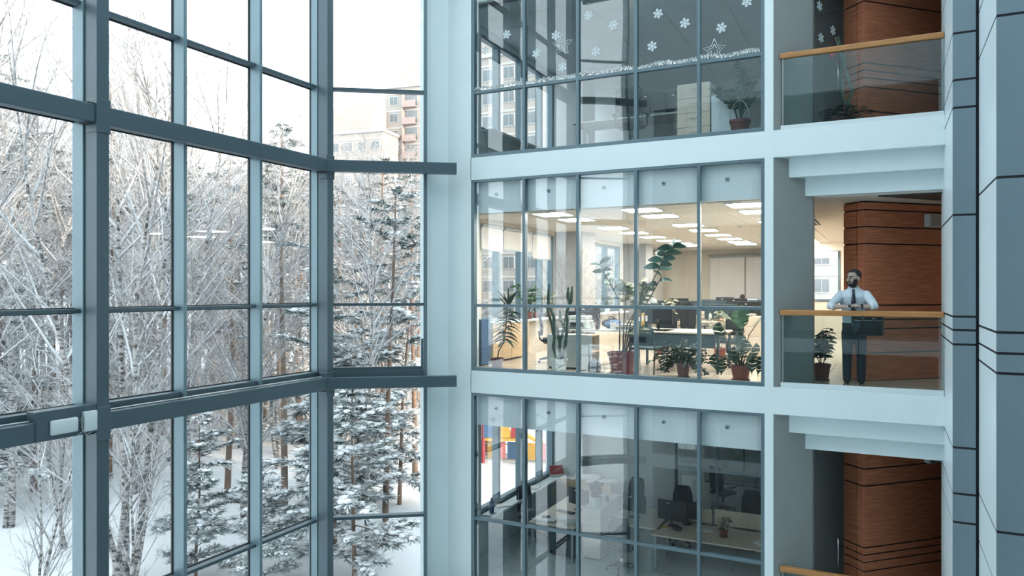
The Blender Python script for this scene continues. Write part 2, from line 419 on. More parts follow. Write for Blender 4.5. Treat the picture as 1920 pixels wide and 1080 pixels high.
# ------------------------------------------------------------------ floors, ceilings and inner walls of the three storeys
WIN_Y = [13.55, 14.45, 15.60, 16.70, 17.40]
WIN_Y2 = [19.0, 20.2, 21.5, 22.7]
WIN_Y3 = [24.0, 25.2, 26.4, 27.6]
n_win = 6; n_ceil = 0
def grid_tiles(parent, me_cache, x0, x1, y0, y1, sx, sy, z, m, gap=0.012, th=0.02, down=False):
    nx = int(round((x1 - x0) / sx)); ny = int(round((y1 - y0) / sy))
    key = (sx, sy, m)
    if key not in me_cache:
        me_cache[key] = MB().box(gap / 2, sx - gap / 2, gap / 2, sy - gap / 2, 0, th).mesh('tile', m)
    for i in range(nx):
        for j in range(ny): inst('tile' if not down else 'ceiling_panel', me_cache[key], parent, (x0 + i * sx, y0 + j * sy, z))
CACHE = {}
for z, nm in FLO:
    warm = nm == 'middle'
    yb = {'top': 20.0, 'middle': 28.0, 'bottom': 17.6}[nm]
    f = MB().box(-7.7, -2.4, 12.46, 28.4, z - 0.42, z - 0.004).box(-2.4, 6.0, 12.46, 25.1, z - 0.42, z - 0.004).build('floor', 'grout')
    tag(f, 'tiled floor slab of the %s storey' % nm, kind='structure')
    tm = 'tile_warm' if warm else 'tile_cool'
    if nm != 'top':
        grid_tiles(f, CACHE, -7.5, -1.5, 12.50, 19.70 if warm else 17.6, 0.6, 0.6, z - 0.018, tm)
        grid_tiles(f, CACHE, -1.5, 1.5, 12.50, 16.70, 0.6, 0.6, z - 0.018, tm)
        o = MB().box(-7.5, -1.5, 19.70 if warm else 17.6, 28.3, z - 0.018, z + 0.002).box(-1.5, 6, 16.70, 25.0, z - 0.018, z + 0.002).build('far_tiles', tm, f)
    # office ceiling
    c = MB().box(-7.7, -2.4, 12.51, 28.4, z + 3.05, z + 3.15).box(-2.4, -1.6, 12.51, 25.1, z + 3.05, z + 3.15).box(-1.6, 6.0, 12.85, 25.1, z + 3.05, z + 3.15).build('ceiling', 'grout')
    tag(c, 'suspended ceiling of the %s storey' % nm, kind='structure')
    if nm != 'bottom':
        grid_tiles(c, CACHE, -7.5, -1.5, 12.68, 12.68 + 0.6 * (25 if warm else 13), 1.2, 0.6, z + 2.975, 'ceiling_tile' if warm else 'ceiling_tile_cool', th=0.03, down=True)
    MB().box(-2.4, 6.0, 16.1, 25.0, z + 2.985, z + 3.06).box(-1.6, 6.0, 12.83, 16.1, z + 2.985, z + 3.06).build('hall_panel', 'ceiling_tile' if warm else 'ceiling_tile_cool', c)
    # stepped soffit over the balcony
    for (ya, yb_, zz) in ((12.41, 12.63, 3.28), (12.63, 12.84, 3.0)):
        xa = -1.552 + (ya - 12.206) - 0.004
        MB().prism([(xa, ya), (0.77, ya), (0.77, yb_), (xa + (yb_ - ya), yb_)], z + zz, z + 3.579).build('soffit_step', 'white_paint', c)
    g = MB().prism([(-0.10, 12.90), (1.6, 12.90), (1.6, 14.35), (1.15, 14.35)], z + 2.965, z + 2.985).build('grille', 'grille', c)
    # window wall of the office
    wl = MB()
    wl.box(-7.75, -7.5, 12.5, 28.3, z, z + 0.85).box(-7.75, -7.5, 12.5, 28.3, z + 2.88, z + 3.58)
    for ya, yb_ in ((12.5, 13.55), (17.4, 19.0), (22.7, 24.0), (27.6, 28.3)): wl.box(-7.75, -7.5, ya, yb_, z + 0.85, z + 2.88)
    tag(wl.build('wall_left', 'office_wall' if not warm else 'beige_wall'), 'window wall of the %s office' % nm, kind='structure')
    for grp in (WIN_Y, WIN_Y2, WIN_Y3):
        if grp[0] > yb: continue
        w = thing('window_%d' % n_win, 'office side window looking outside from the %s storey' % nm, None, kind='structure'); n_win += 1
        for y in grp:
            MB().rbox(-7.70, -7.54, y - 0.05, y + 0.05, z + 0.85, z + 2.88, 0.006).build('mullion', 'alu', w)
        for a in (0.85, 2.80): MB().rbox(-7.69, -7.55, grp[0], grp[-1], z + a, z + a + 0.08, 0.006).build('frame_rail', 'alu', w)
        for i in range(len(grp) - 1): MB().box(-7.63, -7.62, grp[i], grp[i + 1], z + 0.9, z + 2.85).build('pane', 'clear_glass', w)
        MB().rbox(-7.55, -7.22, grp[0], grp[-1], z + 0.80, z + 0.85, 0.01).build('sill_board', 'white_plastic', w)
    # concrete piers between the windows
    for ya, yb_ in ((17.4, 18.3), (22.9, 23.7)):
        if ya < yb: tag(MB().box(-7.5, -6.75, ya, yb_, z, z + 3.0).build('wall_pillar', 'concrete' if warm else 'office_wall'), kind='structure')
    # end wall, partition between office and hall, hall walls
    if nm != 'bottom':
        tag(MB().box(-7.5, -2.4, yb, yb + 0.2, z, z + 3.0).build('wall_end', 'beige_wall' if warm else 'office_wall'), kind='structure')
    tag(MB().box(-1.72, -1.6, 12.46, 17.0, z, z + 3.05).box(-2.34, -1.6, 17.0, 17.1, z, z + 3.05).box(-2.40, -2.30, 17.1, 28.3, z, z + 3.05).build('wall_partition', 'beige_wall' if warm else 'office_wall'), kind='structure')
    hw = MB().box(-2.4, -1.3 - 1.75, 25.0, 25.2, z, z + 3.0) if False else MB()
    hw.box(-2.4, 6.0, 25.0, 25.2, z, z + 1.15).box(-2.4, 6.0, 25.0, 25.2, z + 2.72, z + 3.0).box(-1.22, 6.0, 25.0, 25.2, z + 1.15, z + 2.72)
    tag(hw.build('wall_hall', 'beige_wall' if warm else 'office_wall'), kind='structure')
    w = thing('window_%d' % n_win, 'window at the far end of the hall on the %s storey' % nm, None, kind='structure'); n_win += 1
    MB().box(-1.30, -1.22, 24.98, 25.1, z + 1.15, z + 2.72).box(-2.4, -1.30, 24.98, 25.1, z + 1.15, z + 1.22).box(-2.4, -1.30, 24.98, 25.1, z + 2.65, z + 2.72).build('frame', 'alu', w)
    MB().box(-2.4, -1.30, 25.08, 25.09, z + 1.2, z + 2.68).build('pane', 'clear_glass', w)
    MB().box(-2.4, -1.30, 24.90, 24.95, z + 2.50, z + 2.70).build('roller_blind', 'blind', w)
    if nm != 'middle': tag(MB().box(-1.6, -0.35, 14.8, 14.9, z, z + 2.98).build('wall_added_pale', 'office_wall'), kind='structure')  # invented pale wall, set close to brighten the view through the glazed doors
    tag(MB().box(5.8, 6.0, 13.2, 25.0, z, z + 3.05).box(0.78, 6.0, 13.0, 13.2, z, z + 3.05).build('wall_right', 'grey_plaster'), kind='structure')
tag(MB().box(-7.75, -2.4, 12.46, 28.6, 7.58, 8.1).box(-2.4, 6.2, 12.46, 25.3, 7.58, 8.1).build('ceiling', 'white_paint'), 'roof slab over the offices', kind='structure')
tag(MB().box(-7.75, -2.4, 28.3, 28.6, -9.5, 7.6).box(-2.5, -2.4, 25.2, 28.4, -9.5, 7.6).box(6.0, 6.2, 12.9, 25.2, -9.5, 7.6).box(-7.75, 6.2, 12.46, 25.2, -9.5, -8.0).build('wall_outer', 'brick_white'), kind='structure')
tag(MB().box(-7.75, -7.5, 12.5, 28.3, -8.0, -4.42).build('wall_base', 'brick_white'), kind='structure')
# bottom office: solid end wall on the left, glazed partition to a dim store on the right
tag(MB().box(-7.5, -4.48, 17.6, 17.75, -4, -1).build('wall_end', 'office_wall'), kind='structure')
w = thing('window_%d' % n_win, 'internal glazed partition at the end of the bottom office', None, kind='structure'); n_win += 1
for x in (-4.46, -3.5, -2.55, -1.75): MB().rbox(x - 0.03, x + 0.03, 17.62, 17.70, -4, -1, 0.004).build('mullion', 'alu', w)
for zz in (-4.0, -2.75, -1.06): MB().rbox(-4.46, -1.72, 17.63, 17.69, zz, zz + 0.06, 0.004).build('rail', 'alu', w)
for a, b in ((-4.43, -3.53), (-3.47, -2.58), (-2.52, -1.78)):
    MB().box(a, b, 17.655, 17.665, -3.95, -1.05).build('pane', 'rail_glass', w)
tag(MB().box(-7.5, -2.4, 23.0, 23.2, -4, -1).build('wall_store', 'grey_plaster'), kind='structure')

# ------------------------------------------------------------------ timber-clad core seen behind the balconies
LV = [0.0, 0.47, 0.87, 1.02, 1.14, 1.26, 2.28, 2.56, 2.84, 2.975]
for z, nm in FLO:
    t = thing('wall_timber', 'red-brown timber clad core behind the %s balcony' % nm, None, (-0.31, 13.57, z), R(45), kind='structure')
    MB().box(0.014, 2.3, 0.014, 0.443, 0, 3.0).build('core', 'joint', t)
    g = 0.011
    for i in range(len(LV) - 1):
        a, b = LV[i] + g, LV[i + 1] - g
        if b - a < 0.02: continue
        MB().rbox(0.0, 2.3, 0.0, 0.03, a, b, 0.003).build('panel', 'wood_panel', t)
        MB().rbox(-0.0012, 0.03, 0.031, 0.155, a, b, 0.003).build('panel', 'wood_panel', t)
        MB().rbox(-0.0012, 0.03, 0.170, 0.457, a, b, 0.003).build('panel', 'wood_panel', t)
    # grain runs level, so the same panels face both ways
# small white speaker-like boxes on the core
for z, nm in FLO[1:]:
    b = thing('wall_unit', 'small grey wall unit fixed high on the timber core, %s storey' % nm, 'wall unit', (-0.31, 13.57, z), R(45))
    MB().rbox(1.27, 1.66, -0.11, -0.001, 2.58, 2.80, 0.012).build('casing', 'white_plastic', b)
    MB().rbox(1.30, 1.63, -0.118, -0.108, 2.60, 2.78, 0.006).build('cover', 'metal_grey', b)

# ------------------------------------------------------------------ balcony balustrades
for z, nm in FLO:
    b = thing('balustrade', 'glass balustrade with oak handrail on the %s balcony' % nm, 'railing', (0, 0, z), group='balcony railings')
    MB().rbox(-1.47, 0.755, 12.255, 12.345, 1.12, 1.205, 0.014).build('handrail', 'oak_rail', b)
    MB().box(-1.42, -0.36, 12.294, 12.306, 0.06, 1.125).build('glass_panel', 'rail_glass', b)
    MB().box(-0.35, 0.752, 12.294, 12.306, 0.06, 1.125).build('glass_panel', 'rail_glass', b)
    MB().rbox(-1.46, 0.755, 12.26, 12.34, 0.0, 0.075, 0.006).build('base_channel', 'white_plastic', b)
    MB().box(-1.435, -1.42, 12.285, 12.315, 0.07, 1.12).build('edge_strip', 'metal_grey', b)

# ------------------------------------------------------------------ panel-clad columns at the right
def clad(name, label, x0, x1, y0, y1, grooves):
    t = thing(name, label, None, kind='structure')
    MB().box(x0 + 0.006, x1 - 0.002, y0 + 0.006, y1, -8, 11.6).build('core', 'joint', t)
    zs = [-8.0] + sorted(grooves) + [11.6]
    for i in range(len(zs) - 1):
        a, b = zs[i] + 0.014, zs[i + 1] - 0.014
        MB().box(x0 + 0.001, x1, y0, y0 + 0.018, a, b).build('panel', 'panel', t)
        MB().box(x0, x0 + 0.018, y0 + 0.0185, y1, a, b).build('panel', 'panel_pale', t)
    return t
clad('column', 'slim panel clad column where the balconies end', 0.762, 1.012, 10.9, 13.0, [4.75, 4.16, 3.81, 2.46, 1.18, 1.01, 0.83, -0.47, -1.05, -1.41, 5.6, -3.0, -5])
tag(MB().box(1.006, 1.056, 10.93, 10.99, -8, 11.6).build('trim_40', 'joint'), kind='structure')  # black strip stands in for the shade in the gap between the columns
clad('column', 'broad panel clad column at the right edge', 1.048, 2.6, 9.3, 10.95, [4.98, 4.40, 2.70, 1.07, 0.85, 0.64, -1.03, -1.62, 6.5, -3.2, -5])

# ------------------------------------------------------------------ rest of the atrium around the viewer
tag(MB().box(2.6, 2.8, -3.2, 10.9, -8, 11.6).build('wall_side', 'white_paint'), kind='structure')
MB().prism([(-7.98, 0.2), (-7.98, -0.3), (-6.97, -0.3), (-6.97, 0.0), (-7.47, 0.0), (-7.72, 0.38)], -8, 11.6).build('wall_pier', 'white_paint')
tag(bpy.data.objects['wall_pier.001'], kind='structure')
ob = MB()
for z0, z1 in ((-8.42, -8.0), (-4.42, -4.0), (-0.42, 0.0), (3.58, 4.0), (7.58, 11.6)): ob.box(-6.98, 2.6, -0.30, -0.06, z0, z1)
tag(ob.build('wall_back', 'white_paint'), kind='structure')
tag(MB().box(-7.2, 2.8, -5.2, -5.0, -8, 8.1).box(-7.2, -7.0, -5.0, -0.3, -8, 8.1).box(2.6, 2.8, -5.0, -3.2, -8, 8.1).build('wall_rear', 'office_wall'), kind='structure')
wo = thing('window_21', 'office glazing on the viewer\'s side of the atrium', None, kind='structure')
for z, nm in FLO:
    for x in MX: MB().box(x - 0.027, x + 0.027, -0.18, -0.10, z, z + 3.58).build('mullion', 'alu', wo)
    MB().box(MX[0], MX[5], -0.17, -0.11, z + 1.195, z + 1.25).build('transom', 'alu', wo)
    for i in range(5): MB().box(MX[i] + 0.02, MX[i + 1] - 0.02, -0.146, -0.134, z + 0.02, z + 3.55).build('pane', 'rail_glass', wo)
roof = thing('window_roof', 'unseen atrium roof on steel purlins, glazing added to brighten the atrium', None, kind='structure')  # unseen roof, its glazing added to let more sky light into the atrium
for k in range(9):
    y = -0.2 + k * 1.55
    MB().rbox(-9.6, 2.8, y - 0.06, y + 0.06, 11.6, 11.85, 0.01).build('purlin', 'steel', roof)
for k in range(5):
    x = -9.55 + k * 3.06
    MB().rbox(x - 0.05, x + 0.05, -0.2, 12.25, 11.66, 11.84, 0.01).build('rafter', 'steel', roof)
for k in range(8):
    for j in range(4):
        MB().box(-9.55 + j * 3.06, -9.55 + (j + 1) * 3.06, -0.2 + k * 1.55, -0.2 + (k + 1) * 1.55, 11.86, 11.872).build('pane', 'curtain_glass', roof)
tag(MB().box(-9.6, 2.8, -5.2, 12.3, -8.3, -8.0).build('floor', 'tile_cool'), 'atrium ground floor', kind='structure')
for z in (-4, 0, 4, 8):
    tag(MB().box(-7.0, 2.6, -5.0, -0.30, z - 0.42, z).build('floor', 'tile_cool'), 'gallery slab under the viewer', kind='structure')
# ------------------------------------------------------------------ snowy ground
GZ = -9.0
rg = random.Random(5)
def gz(x, y): return GZ + 0.35 * math.sin(x * 0.11 + 1.3) * math.cos(y * 0.09) + 0.12 * math.sin(x * 0.5 + y * 0.37)
gm = MB()
NX = 70
xs = [-210 + 420 * i / NX for i in range(NX + 1)]; ys = [-150 + 420 * i / NX for i in range(NX + 1)]
for i in range(NX + 1):
    for j in range(NX + 1): gm.v.append((xs[i], ys[j], gz(xs[i], ys[j]) if not (-14 < xs[i] < 12 and -10 < ys[j] < 34) else GZ - 0.2))
for i in range(NX):
    for j in range(NX):
        a = i * (NX + 1) + j; gm.f.append((a, a + NX + 1, a + NX + 2, a + 1))
g = gm.build('ground', 'snow_ground', None, True)
tag(g, 'snow covered ground under the trees', kind='structure')

# ------------------------------------------------------------------ trees
def rot_about(v, axis, a): return Matrix.Rotation(a, 3, axis) @ v
def curve_path(rnd, p, d, length, n, wob, grav):
    pts = [Vector(p)]; d = Vector(d).normalized()
    for i in range(n):
        d = (d + Vector((rnd.gauss(0, wob), rnd.gauss(0, wob), rnd.gauss(0, wob) + grav))).normalized()
        pts.append(pts[-1] + d * (length / n))
    return pts
def birch_meshes(seed, h, lean=0.0, forks=1, dens=1.0, low=0.28):
    """slender birch: stems fan from the foot, long branches sweep upwards and end in fine hanging twigs"""
    rnd = random.Random(seed)
    tr = MB(); br = MB()
    def twigs(pts, ln, n, lev):
        for _ in range(n):
            k = rnd.uniform(0.2, 1.0) * (len(pts) - 1); i = min(int(k), len(pts) - 2); p = pts[i].lerp(pts[i + 1], k - i)
            t = (pts[i + 1] - pts[i]).normalized()
            ax = rot_about(t.orthogonal().normalized(), t, rnd.uniform(0, 6.28))
            d = rot_about(t, ax, rnd.uniform(0.25, 0.65)); l = ln * rnd.uniform(0.5, 1.1)
            q = curve_path(rnd, p, d, l, 4 if lev else 3, 0.07, 0.03 if lev else -0.13)
            br.tube(q, [0.0085, 0.0075, 0.006, 0.005, 0.004] if lev else [0.006, 0.0055, 0.0045, 0.003], 3, False)
            if lev: twigs(q, l * 0.50, int(7 * dens), 0)
    for fk in range(forks):
        az = rnd.uniform(-0.9, 0.9) if fk else 0.0
        base = Vector((0.22 * fk * math.cos(2.1 * fk), 0.22 * fk * math.sin(2.1 * fk), -0.3))
        ln = lean + 0.09 * fk
        d = Vector((math.sin(ln) * math.cos(az), math.sin(ln) * math.sin(az), math.cos(ln)))
        hh = h * rnd.uniform(0.85, 1.0) if fk else h
        pts = curve_path(rnd, base, d, hh, 12, 0.03, 0.010)
        r0 = 0.0056 * hh + 0.015
        tr.tube(pts, [r0 * (1 - 0.92 * (i / 12) ** 0.9) + 0.006 for i in range(13)], 8)
        nb = int(32 * dens)
        for b in range(nb):
            s = low + (1 - low) * (b + rnd.random()) / nb
            k = s * 12; i = min(int(k), 11); p = pts[i].lerp(pts[i + 1], k - i)
            a = rnd.uniform(0, 6.28); el = rnd.uniform(0.72, 1.22)
            d = Vector((math.cos(a) * math.cos(el), math.sin(a) * math.cos(el), math.sin(el)))
            l = hh * (0.12 + 0.20 * math.sin(math.pi * min(1, (s - low) / (1 - low) * 0.8 + 0.15))) * rnd.uniform(0.7, 1.15)
            q = curve_path(rnd, p, d, l, 6, 0.055, 0.012)
            rb = 0.008 + 0.0075 * l
            br.tube(q, [rb * (1 - 0.85 * m / 6) for m in range(7)], 5, False)
            twigs(q, l * 0.36, int(10 * dens), 1)
    return tr.mesh('trunk', 'birch_bark', True), br.mesh('branches', 'birch_twig', True)

def tuft(ne, sn, rnd, c, size, d, snow_p):
    """a spray of needles with a cushion of snow on it"""
    d = Vector(d).normalized(); s = d.cross(Vector((0, 0, 1)))
    s = s.normalized() if s.length > 1e-3 else Vector((1, 0, 0)); u = s.cross(d)
    for _ in range(16):
        a = rnd.uniform(-1.25, 1.25); e = rnd.uniform(-0.5, 0.35)
        v = (d * math.cos(a) + s * math.sin(a)) * math.cos(e) + u * math.sin(e)
        l = size * rnd.uniform(0.6, 1.2); w = s * math.cos(a) - d * math.sin(a)
        w = (w + u * rnd.uniform(-0.8, 0.8)).normalized() * size * 0.075
        p = Vector(c) - d * size * 0.25
        ne.face([p - w, p + w, p + v * l + w * 0.5, p + v * l * 1.05 - w * 0.4])
    if rnd.random() < snow_p:
        k = rnd.uniform(0.35, 0.85) * size; o_ = Vector((rnd.uniform(-1, 1), rnd.uniform(-1, 1), 0)) * size * 0.3
        sn.ball((c[0] + o_.x, c[1] + o_.y, c[2] + size * 0.12), k * rnd.uniform(0.45, 0.7), k * rnd.uniform(0.35, 0.6), k * 0.24, 1, 0.30, rnd)
def pine_meshes(seed, h, crown0=0.45, spread=0.16, bough=16, droop=-0.05, snow_p=0.7, dens=1.0, size=0.42, cone=False):
    rnd = random.Random(seed)
    tr = MB(); ne = MB(); sn = MB()
    pts = curve_path(rnd, (0, 0, -0.3), (0, 0, 1), h, 10, 0.02, 0.02)
    r0 = 0.0075 * h + 0.02
    tr.tube(pts, [r0 * (1 - 0.88 * (i / 10)) + 0.008 for i in range(11)], 8)
    for b in range(7):                               # dead stubs below the crown
        s = rnd.uniform(0.12, crown0); k = s * 10; i = int(k); p = pts[i].lerp(pts[i + 1], k - i); a = rnd.uniform(0, 6.28)
        q = curve_path(rnd, p, (math.cos(a), math.sin(a), 0.1), rnd.uniform(0.6, 2.0), 3, 0.12, -0.03)
        tr.tube(q, [0.025, 0.018, 0.012, 0.006], 4, False)
    nb = int(bough * dens * 2)
    for b in range(nb):
        f = (b + rnd.random()) / nb
        s = crown0 + (0.985 - crown0) * f; k = s * 10; i = min(int(k), 9); p = pts[i].lerp(pts[i + 1], k - i)
        a = rnd.uniform(0, 6.28)
        prof = (1 - f) if cone else math.sin(math.pi * (0.22 + 0.74 * f))
        l = h * spread * max(0.10, prof) * rnd.uniform(0.75, 1.15)
        q = curve_path(rnd, p, (math.cos(a), math.sin(a), (0.25 if not cone else -0.05) + rnd.uniform(-0.28, 0.32)), l, 5, 0.07, droop)
        tr.tube(q, [0.012 + 0.012 * l * (1 - m / 5) for m in range(6)], 4, False)
        nt = max(3, int(l * 6.0 * dens))
        for t in range(nt):
            k2 = (0.18 + 0.82 * (t + rnd.random()) / nt) * 5; i2 = min(int(k2), 4); c = q[i2].lerp(q[i2 + 1], k2 - i2)
            d = (q[i2 + 1] - q[i2]).normalized(); side = Vector((-d.y, d.x, 0)) * rnd.choice((-1, 1)) * rnd.uniform(0.2, 1.0)
            off = side * l * 0.16 * (1.1 - k2 / 5)
            tuft(ne, sn, rnd, c + off, size * rnd.uniform(0.7, 1.15), d + side * 0.8, snow_p)
    return tr.mesh('trunk', 'pine_bark', True), ne.mesh('needles', 'needles'), sn.mesh('snow_load', 'snow', True)

def tree_proto(kind, meshes, name):
    o = thing(name, '', 'tree', (0, 0, -50))
    for nm, me in zip(('trunk', 'branches') if kind == 'birch' else ('trunk', 'needles', 'snow_load'), meshes):
        c = inst(nm, me, o)
        if nm != 'trunk': c['kind'] = 'stuff'
    return o
USED = {}
B = [tree_proto('birch', birch_meshes(11 + i, hh, ln, fk, dn, lo), 'birch_tree') for i, (hh, ln, fk, dn, lo) in enumerate(
    ((21, 0.02, 1, 1.0, 0.34), (19, 0.06, 2, 0.9, 0.18), (21, 0.10, 2, 0.95, 0.16), (20, 0.0, 1, 1.1, 0.42), (19, 0.05, 4, 0.75, 0.14), (23, 0.03, 1, 1.0, 0.46)))]
SAP = [tree_proto('birch', birch_meshes(71 + i, hh, ln, fk, 0.62, 0.10), 'birch_sapling') for i, (hh, ln, fk) in enumerate(((9, 0.10, 2), (11, 0.18, 1), (8, 0.05, 2)))]
PN = [tree_proto('pine', pine_meshes(41, 22, 0.58, 0.13, 15, -0.03, 0.75), 'pine_tree'),
      tree_proto('pine', pine_meshes(42, 24, 0.66, 0.11, 13, -0.02, 0.7), 'pine_tree'),
      tree_proto('pine', pine_meshes(43, 20, 0.45, 0.15, 16, -0.04, 0.85), 'pine_tree'),
      tree_proto('pine', pine_meshes(44, 14, 0.10, 0.22, 24, -0.06, 0.8, 1.15, 0.52), 'young_pine'),
      tree_proto('spruce', pine_meshes(45, 19, 0.10, 0.20, 30, -0.06, 0.8, 1.0, 0.42, True), 'spruce_tree'),
      tree_proto('pine', pine_meshes(46, 9, 0.08, 0.30, 20, -0.05, 0.8, 1.2, 0.46), 'young_pine')]
def lab_side(pr): return 'tree of the wood beyond the hidden stretch of glazing, mirrored in the office panes'
def pol(px, dist):
    """map bearing: angle measured west of north, dist along it"""
    a = R(px); return (-math.sin(a) * dist, math.cos(a) * dist)
def tree(proto, x, y, rz, label, sc=1.0, group='trees of the snowy wood'):
    b = math.degrees(math.atan2(-x, y)); d = math.hypot(x, y)
    k = 0.75 + 0.22 * min(1, max(0, (b - 34) / 26)) if b < 80 else 0.62
    k += 0.10 * min(1, max(0, (d - 45) / 50))
    sz = sc * k * rg.uniform(0.94, 1.06)
    return place(proto, USED, (x, y, gz(x, y)), rz, label, group, (sc * (0.5 + 0.5 * k), sc * (0.5 + 0.5 * k), sz))
# the nearest, individually recognisable trees: (proto, bearing, distance, turn, scale, label)
NEAR = [
    (B[4], 54.0, 30, 5.6, 1.12, 'leaning birch clump with fanned white stems behind the second bay of the curtain wall'),
    (B[2], 51.0, 33, 5.9, 1.0, 'tall white birch leaning right, behind the third bay'),
    (B[1], 46.5, 34, 6.1, 1.0, 'twin-stemmed birch seen left of the corner post'),
    (B[0], 62.5, 29, 1.0, 0.95, 'birch trunk at the left edge of the glazing'),
    (PN[1], 59.3, 46, 2.0, 0.85, 'thin straight pine trunk close to the big steel post'),
    (B[3], 37.5, 29, 3.0, 0.85, 'birch with mottled trunk in the lower part of the angled bay'),
    (PN[4], 61.5, 44, 0.3, 1.2, 'dark spruce rising at the upper left of the glazing'),
    (PN[3], 40.0, 31, 2.2, 1.05, 'snow laden young pine just right of the corner post'),
    (PN[3], 35.2, 36, 4.2, 0.98, 'snow laden young pine against the white pier'),
    (PN[5], 38.6, 27, 1.2, 1.05, 'small pine with snowy boughs at the foot of the angled bay'),
    (PN[5], 49.6, 29, 2.8, 0.75, 'small snowy pine low behind the fourth bay'),
    (PN[5], 45.2, 27, 5.0, 0.68, 'small snowy pine low beside the corner post'),
    (PN[2], 47.5, 41, 0.8, 1.0, 'pine with snowy crown behind the birches of the third bay'),
    (PN[2], 55.0, 47, 2.6, 1.05, 'pine with greyish crown behind the leaning birch clump'),
    (PN[0], 36.2, 31, 1.9, 0.9, 'slim red-barked pine trunk in the angled bay'),
    (PN[1], 43.6, 36, 3.3, 0.92, 'pine trunk rising beside the corner post'),
    (PN[4], 42.6, 52, 1.3, 1.0, 'spruce standing behind the corner post'),
]
spots = []
for pr, b, d, rz, sc, lab in NEAR:
    x, y = pol(b, d); spots.append((x, y)); tree(pr, x, y, rz, lab, sc)
def scatter(n, b0, b1, d0, d1, kinds, label_of, mind):
    k = 0; tries = 0
    while k < n and tries < n * 30:
        tries += 1
        b = rg.uniform(b0, b1); d = math.sqrt(rg.uniform(d0 * d0, d1 * d1)); x, y = pol(b, d)
        if any((x - u) ** 2 + (y - v) ** 2 < mind * mind for u, v in spots): continue
        spots.append((x, y)); k += 1
        pr = rg.choice(kinds)
        lb = label_of(pr) if label_of is lab_side else label_of(pr) + ', ' + bay_of(x, y)
        tree(pr, x, y, rg.uniform(0, 6.28), lb, rg.uniform(0.85, 1.1))
def lab_mid(pr):
    return {'birch_tree': 'frosted birch among the trees of the middle distance', 'pine_tree': 'pine with snowy crown in the middle distance of the wood', 'young_pine': 'young pine under the taller trees of the middle distance', 'spruce_tree': 'snowy spruce in the middle distance of the wood'}[pr.name.split('.')[0]]
def bay_of(x, y):
    px = 960 + 1397 * math.tan(R(26.6) - math.atan2(-x, y))
    for lim, nm in ((170, 'first bay'), (335, 'second bay'), (480, 'third bay'), (600, 'fourth bay'), (800, 'angled bay')):
        if px < lim: return nm
    return 'angled bay'
def lab_far(pr):
    return {'birch_tree': 'thin frosted birch far back in the wood', 'pine_tree': 'bare-stemmed pine far back in the wood', 'young_pine': 'low young pine far back in the wood', 'spruce_tree': 'spruce far back in the wood'}[pr.name.split('.')[0]]
def lab_sap(pr): return 'thin frosted sapling with low branches near the glass'
scatter(8, 44, 66, 24, 36, SAP, lab_sap, 2.0)
scatter(40, 33, 70, 36, 58, [B[0], B[1], B[2], B[3], B[4], B[5], PN[0], PN[1], PN[2], PN[3]], lab_mid, 2.0)
scatter(270, 30, 72, 54, 112, [B[0], B[3], B[5], B[1], B[2], PN[0], PN[1], PN[1], PN[2], PN[0]], lab_far, 1.5)
# low thicket of saplings and dead stalks between the trunks
ru = random.Random(77); um = MB()
for k in range(2400):
    b = ru.uniform(31, 72); d = math.sqrt(ru.uniform(50 ** 2, 105 ** 2)); x, y = pol(b, d); z = gz(x, y)
    for j in range(3):
        a = ru.uniform(0, 6.28); e = ru.uniform(0.05, 0.45); h = ru.uniform(0.8, 3.6)
        p1 = Vector((x + math.cos(a) * e * h * 0.5, y + math.sin(a) * e * h * 0.5, z + h * 0.55)); p2 = Vector((x + math.cos(a) * e * h * 1.2, y + math.sin(a) * e * h * 1.2, z + h))
        um.tube([(x, y, z - 0.1), p1, p2], [0.016, 0.011, 0.005], 3, False)
tag(um.build('undergrowth', 'birch_twig'), 'frosted thicket of saplings and stalks between the trunks', kind='stuff')
scatter(24, 85, 150, 34, 70, [B[0], B[2], B[3], B[5], PN[2], PN[4]], lab_side, 2.5)
scatter(34, 146, 174, 30, 62, [PN[3], PN[4], PN[3], PN[2], B[3]], lab_side, 2.2)

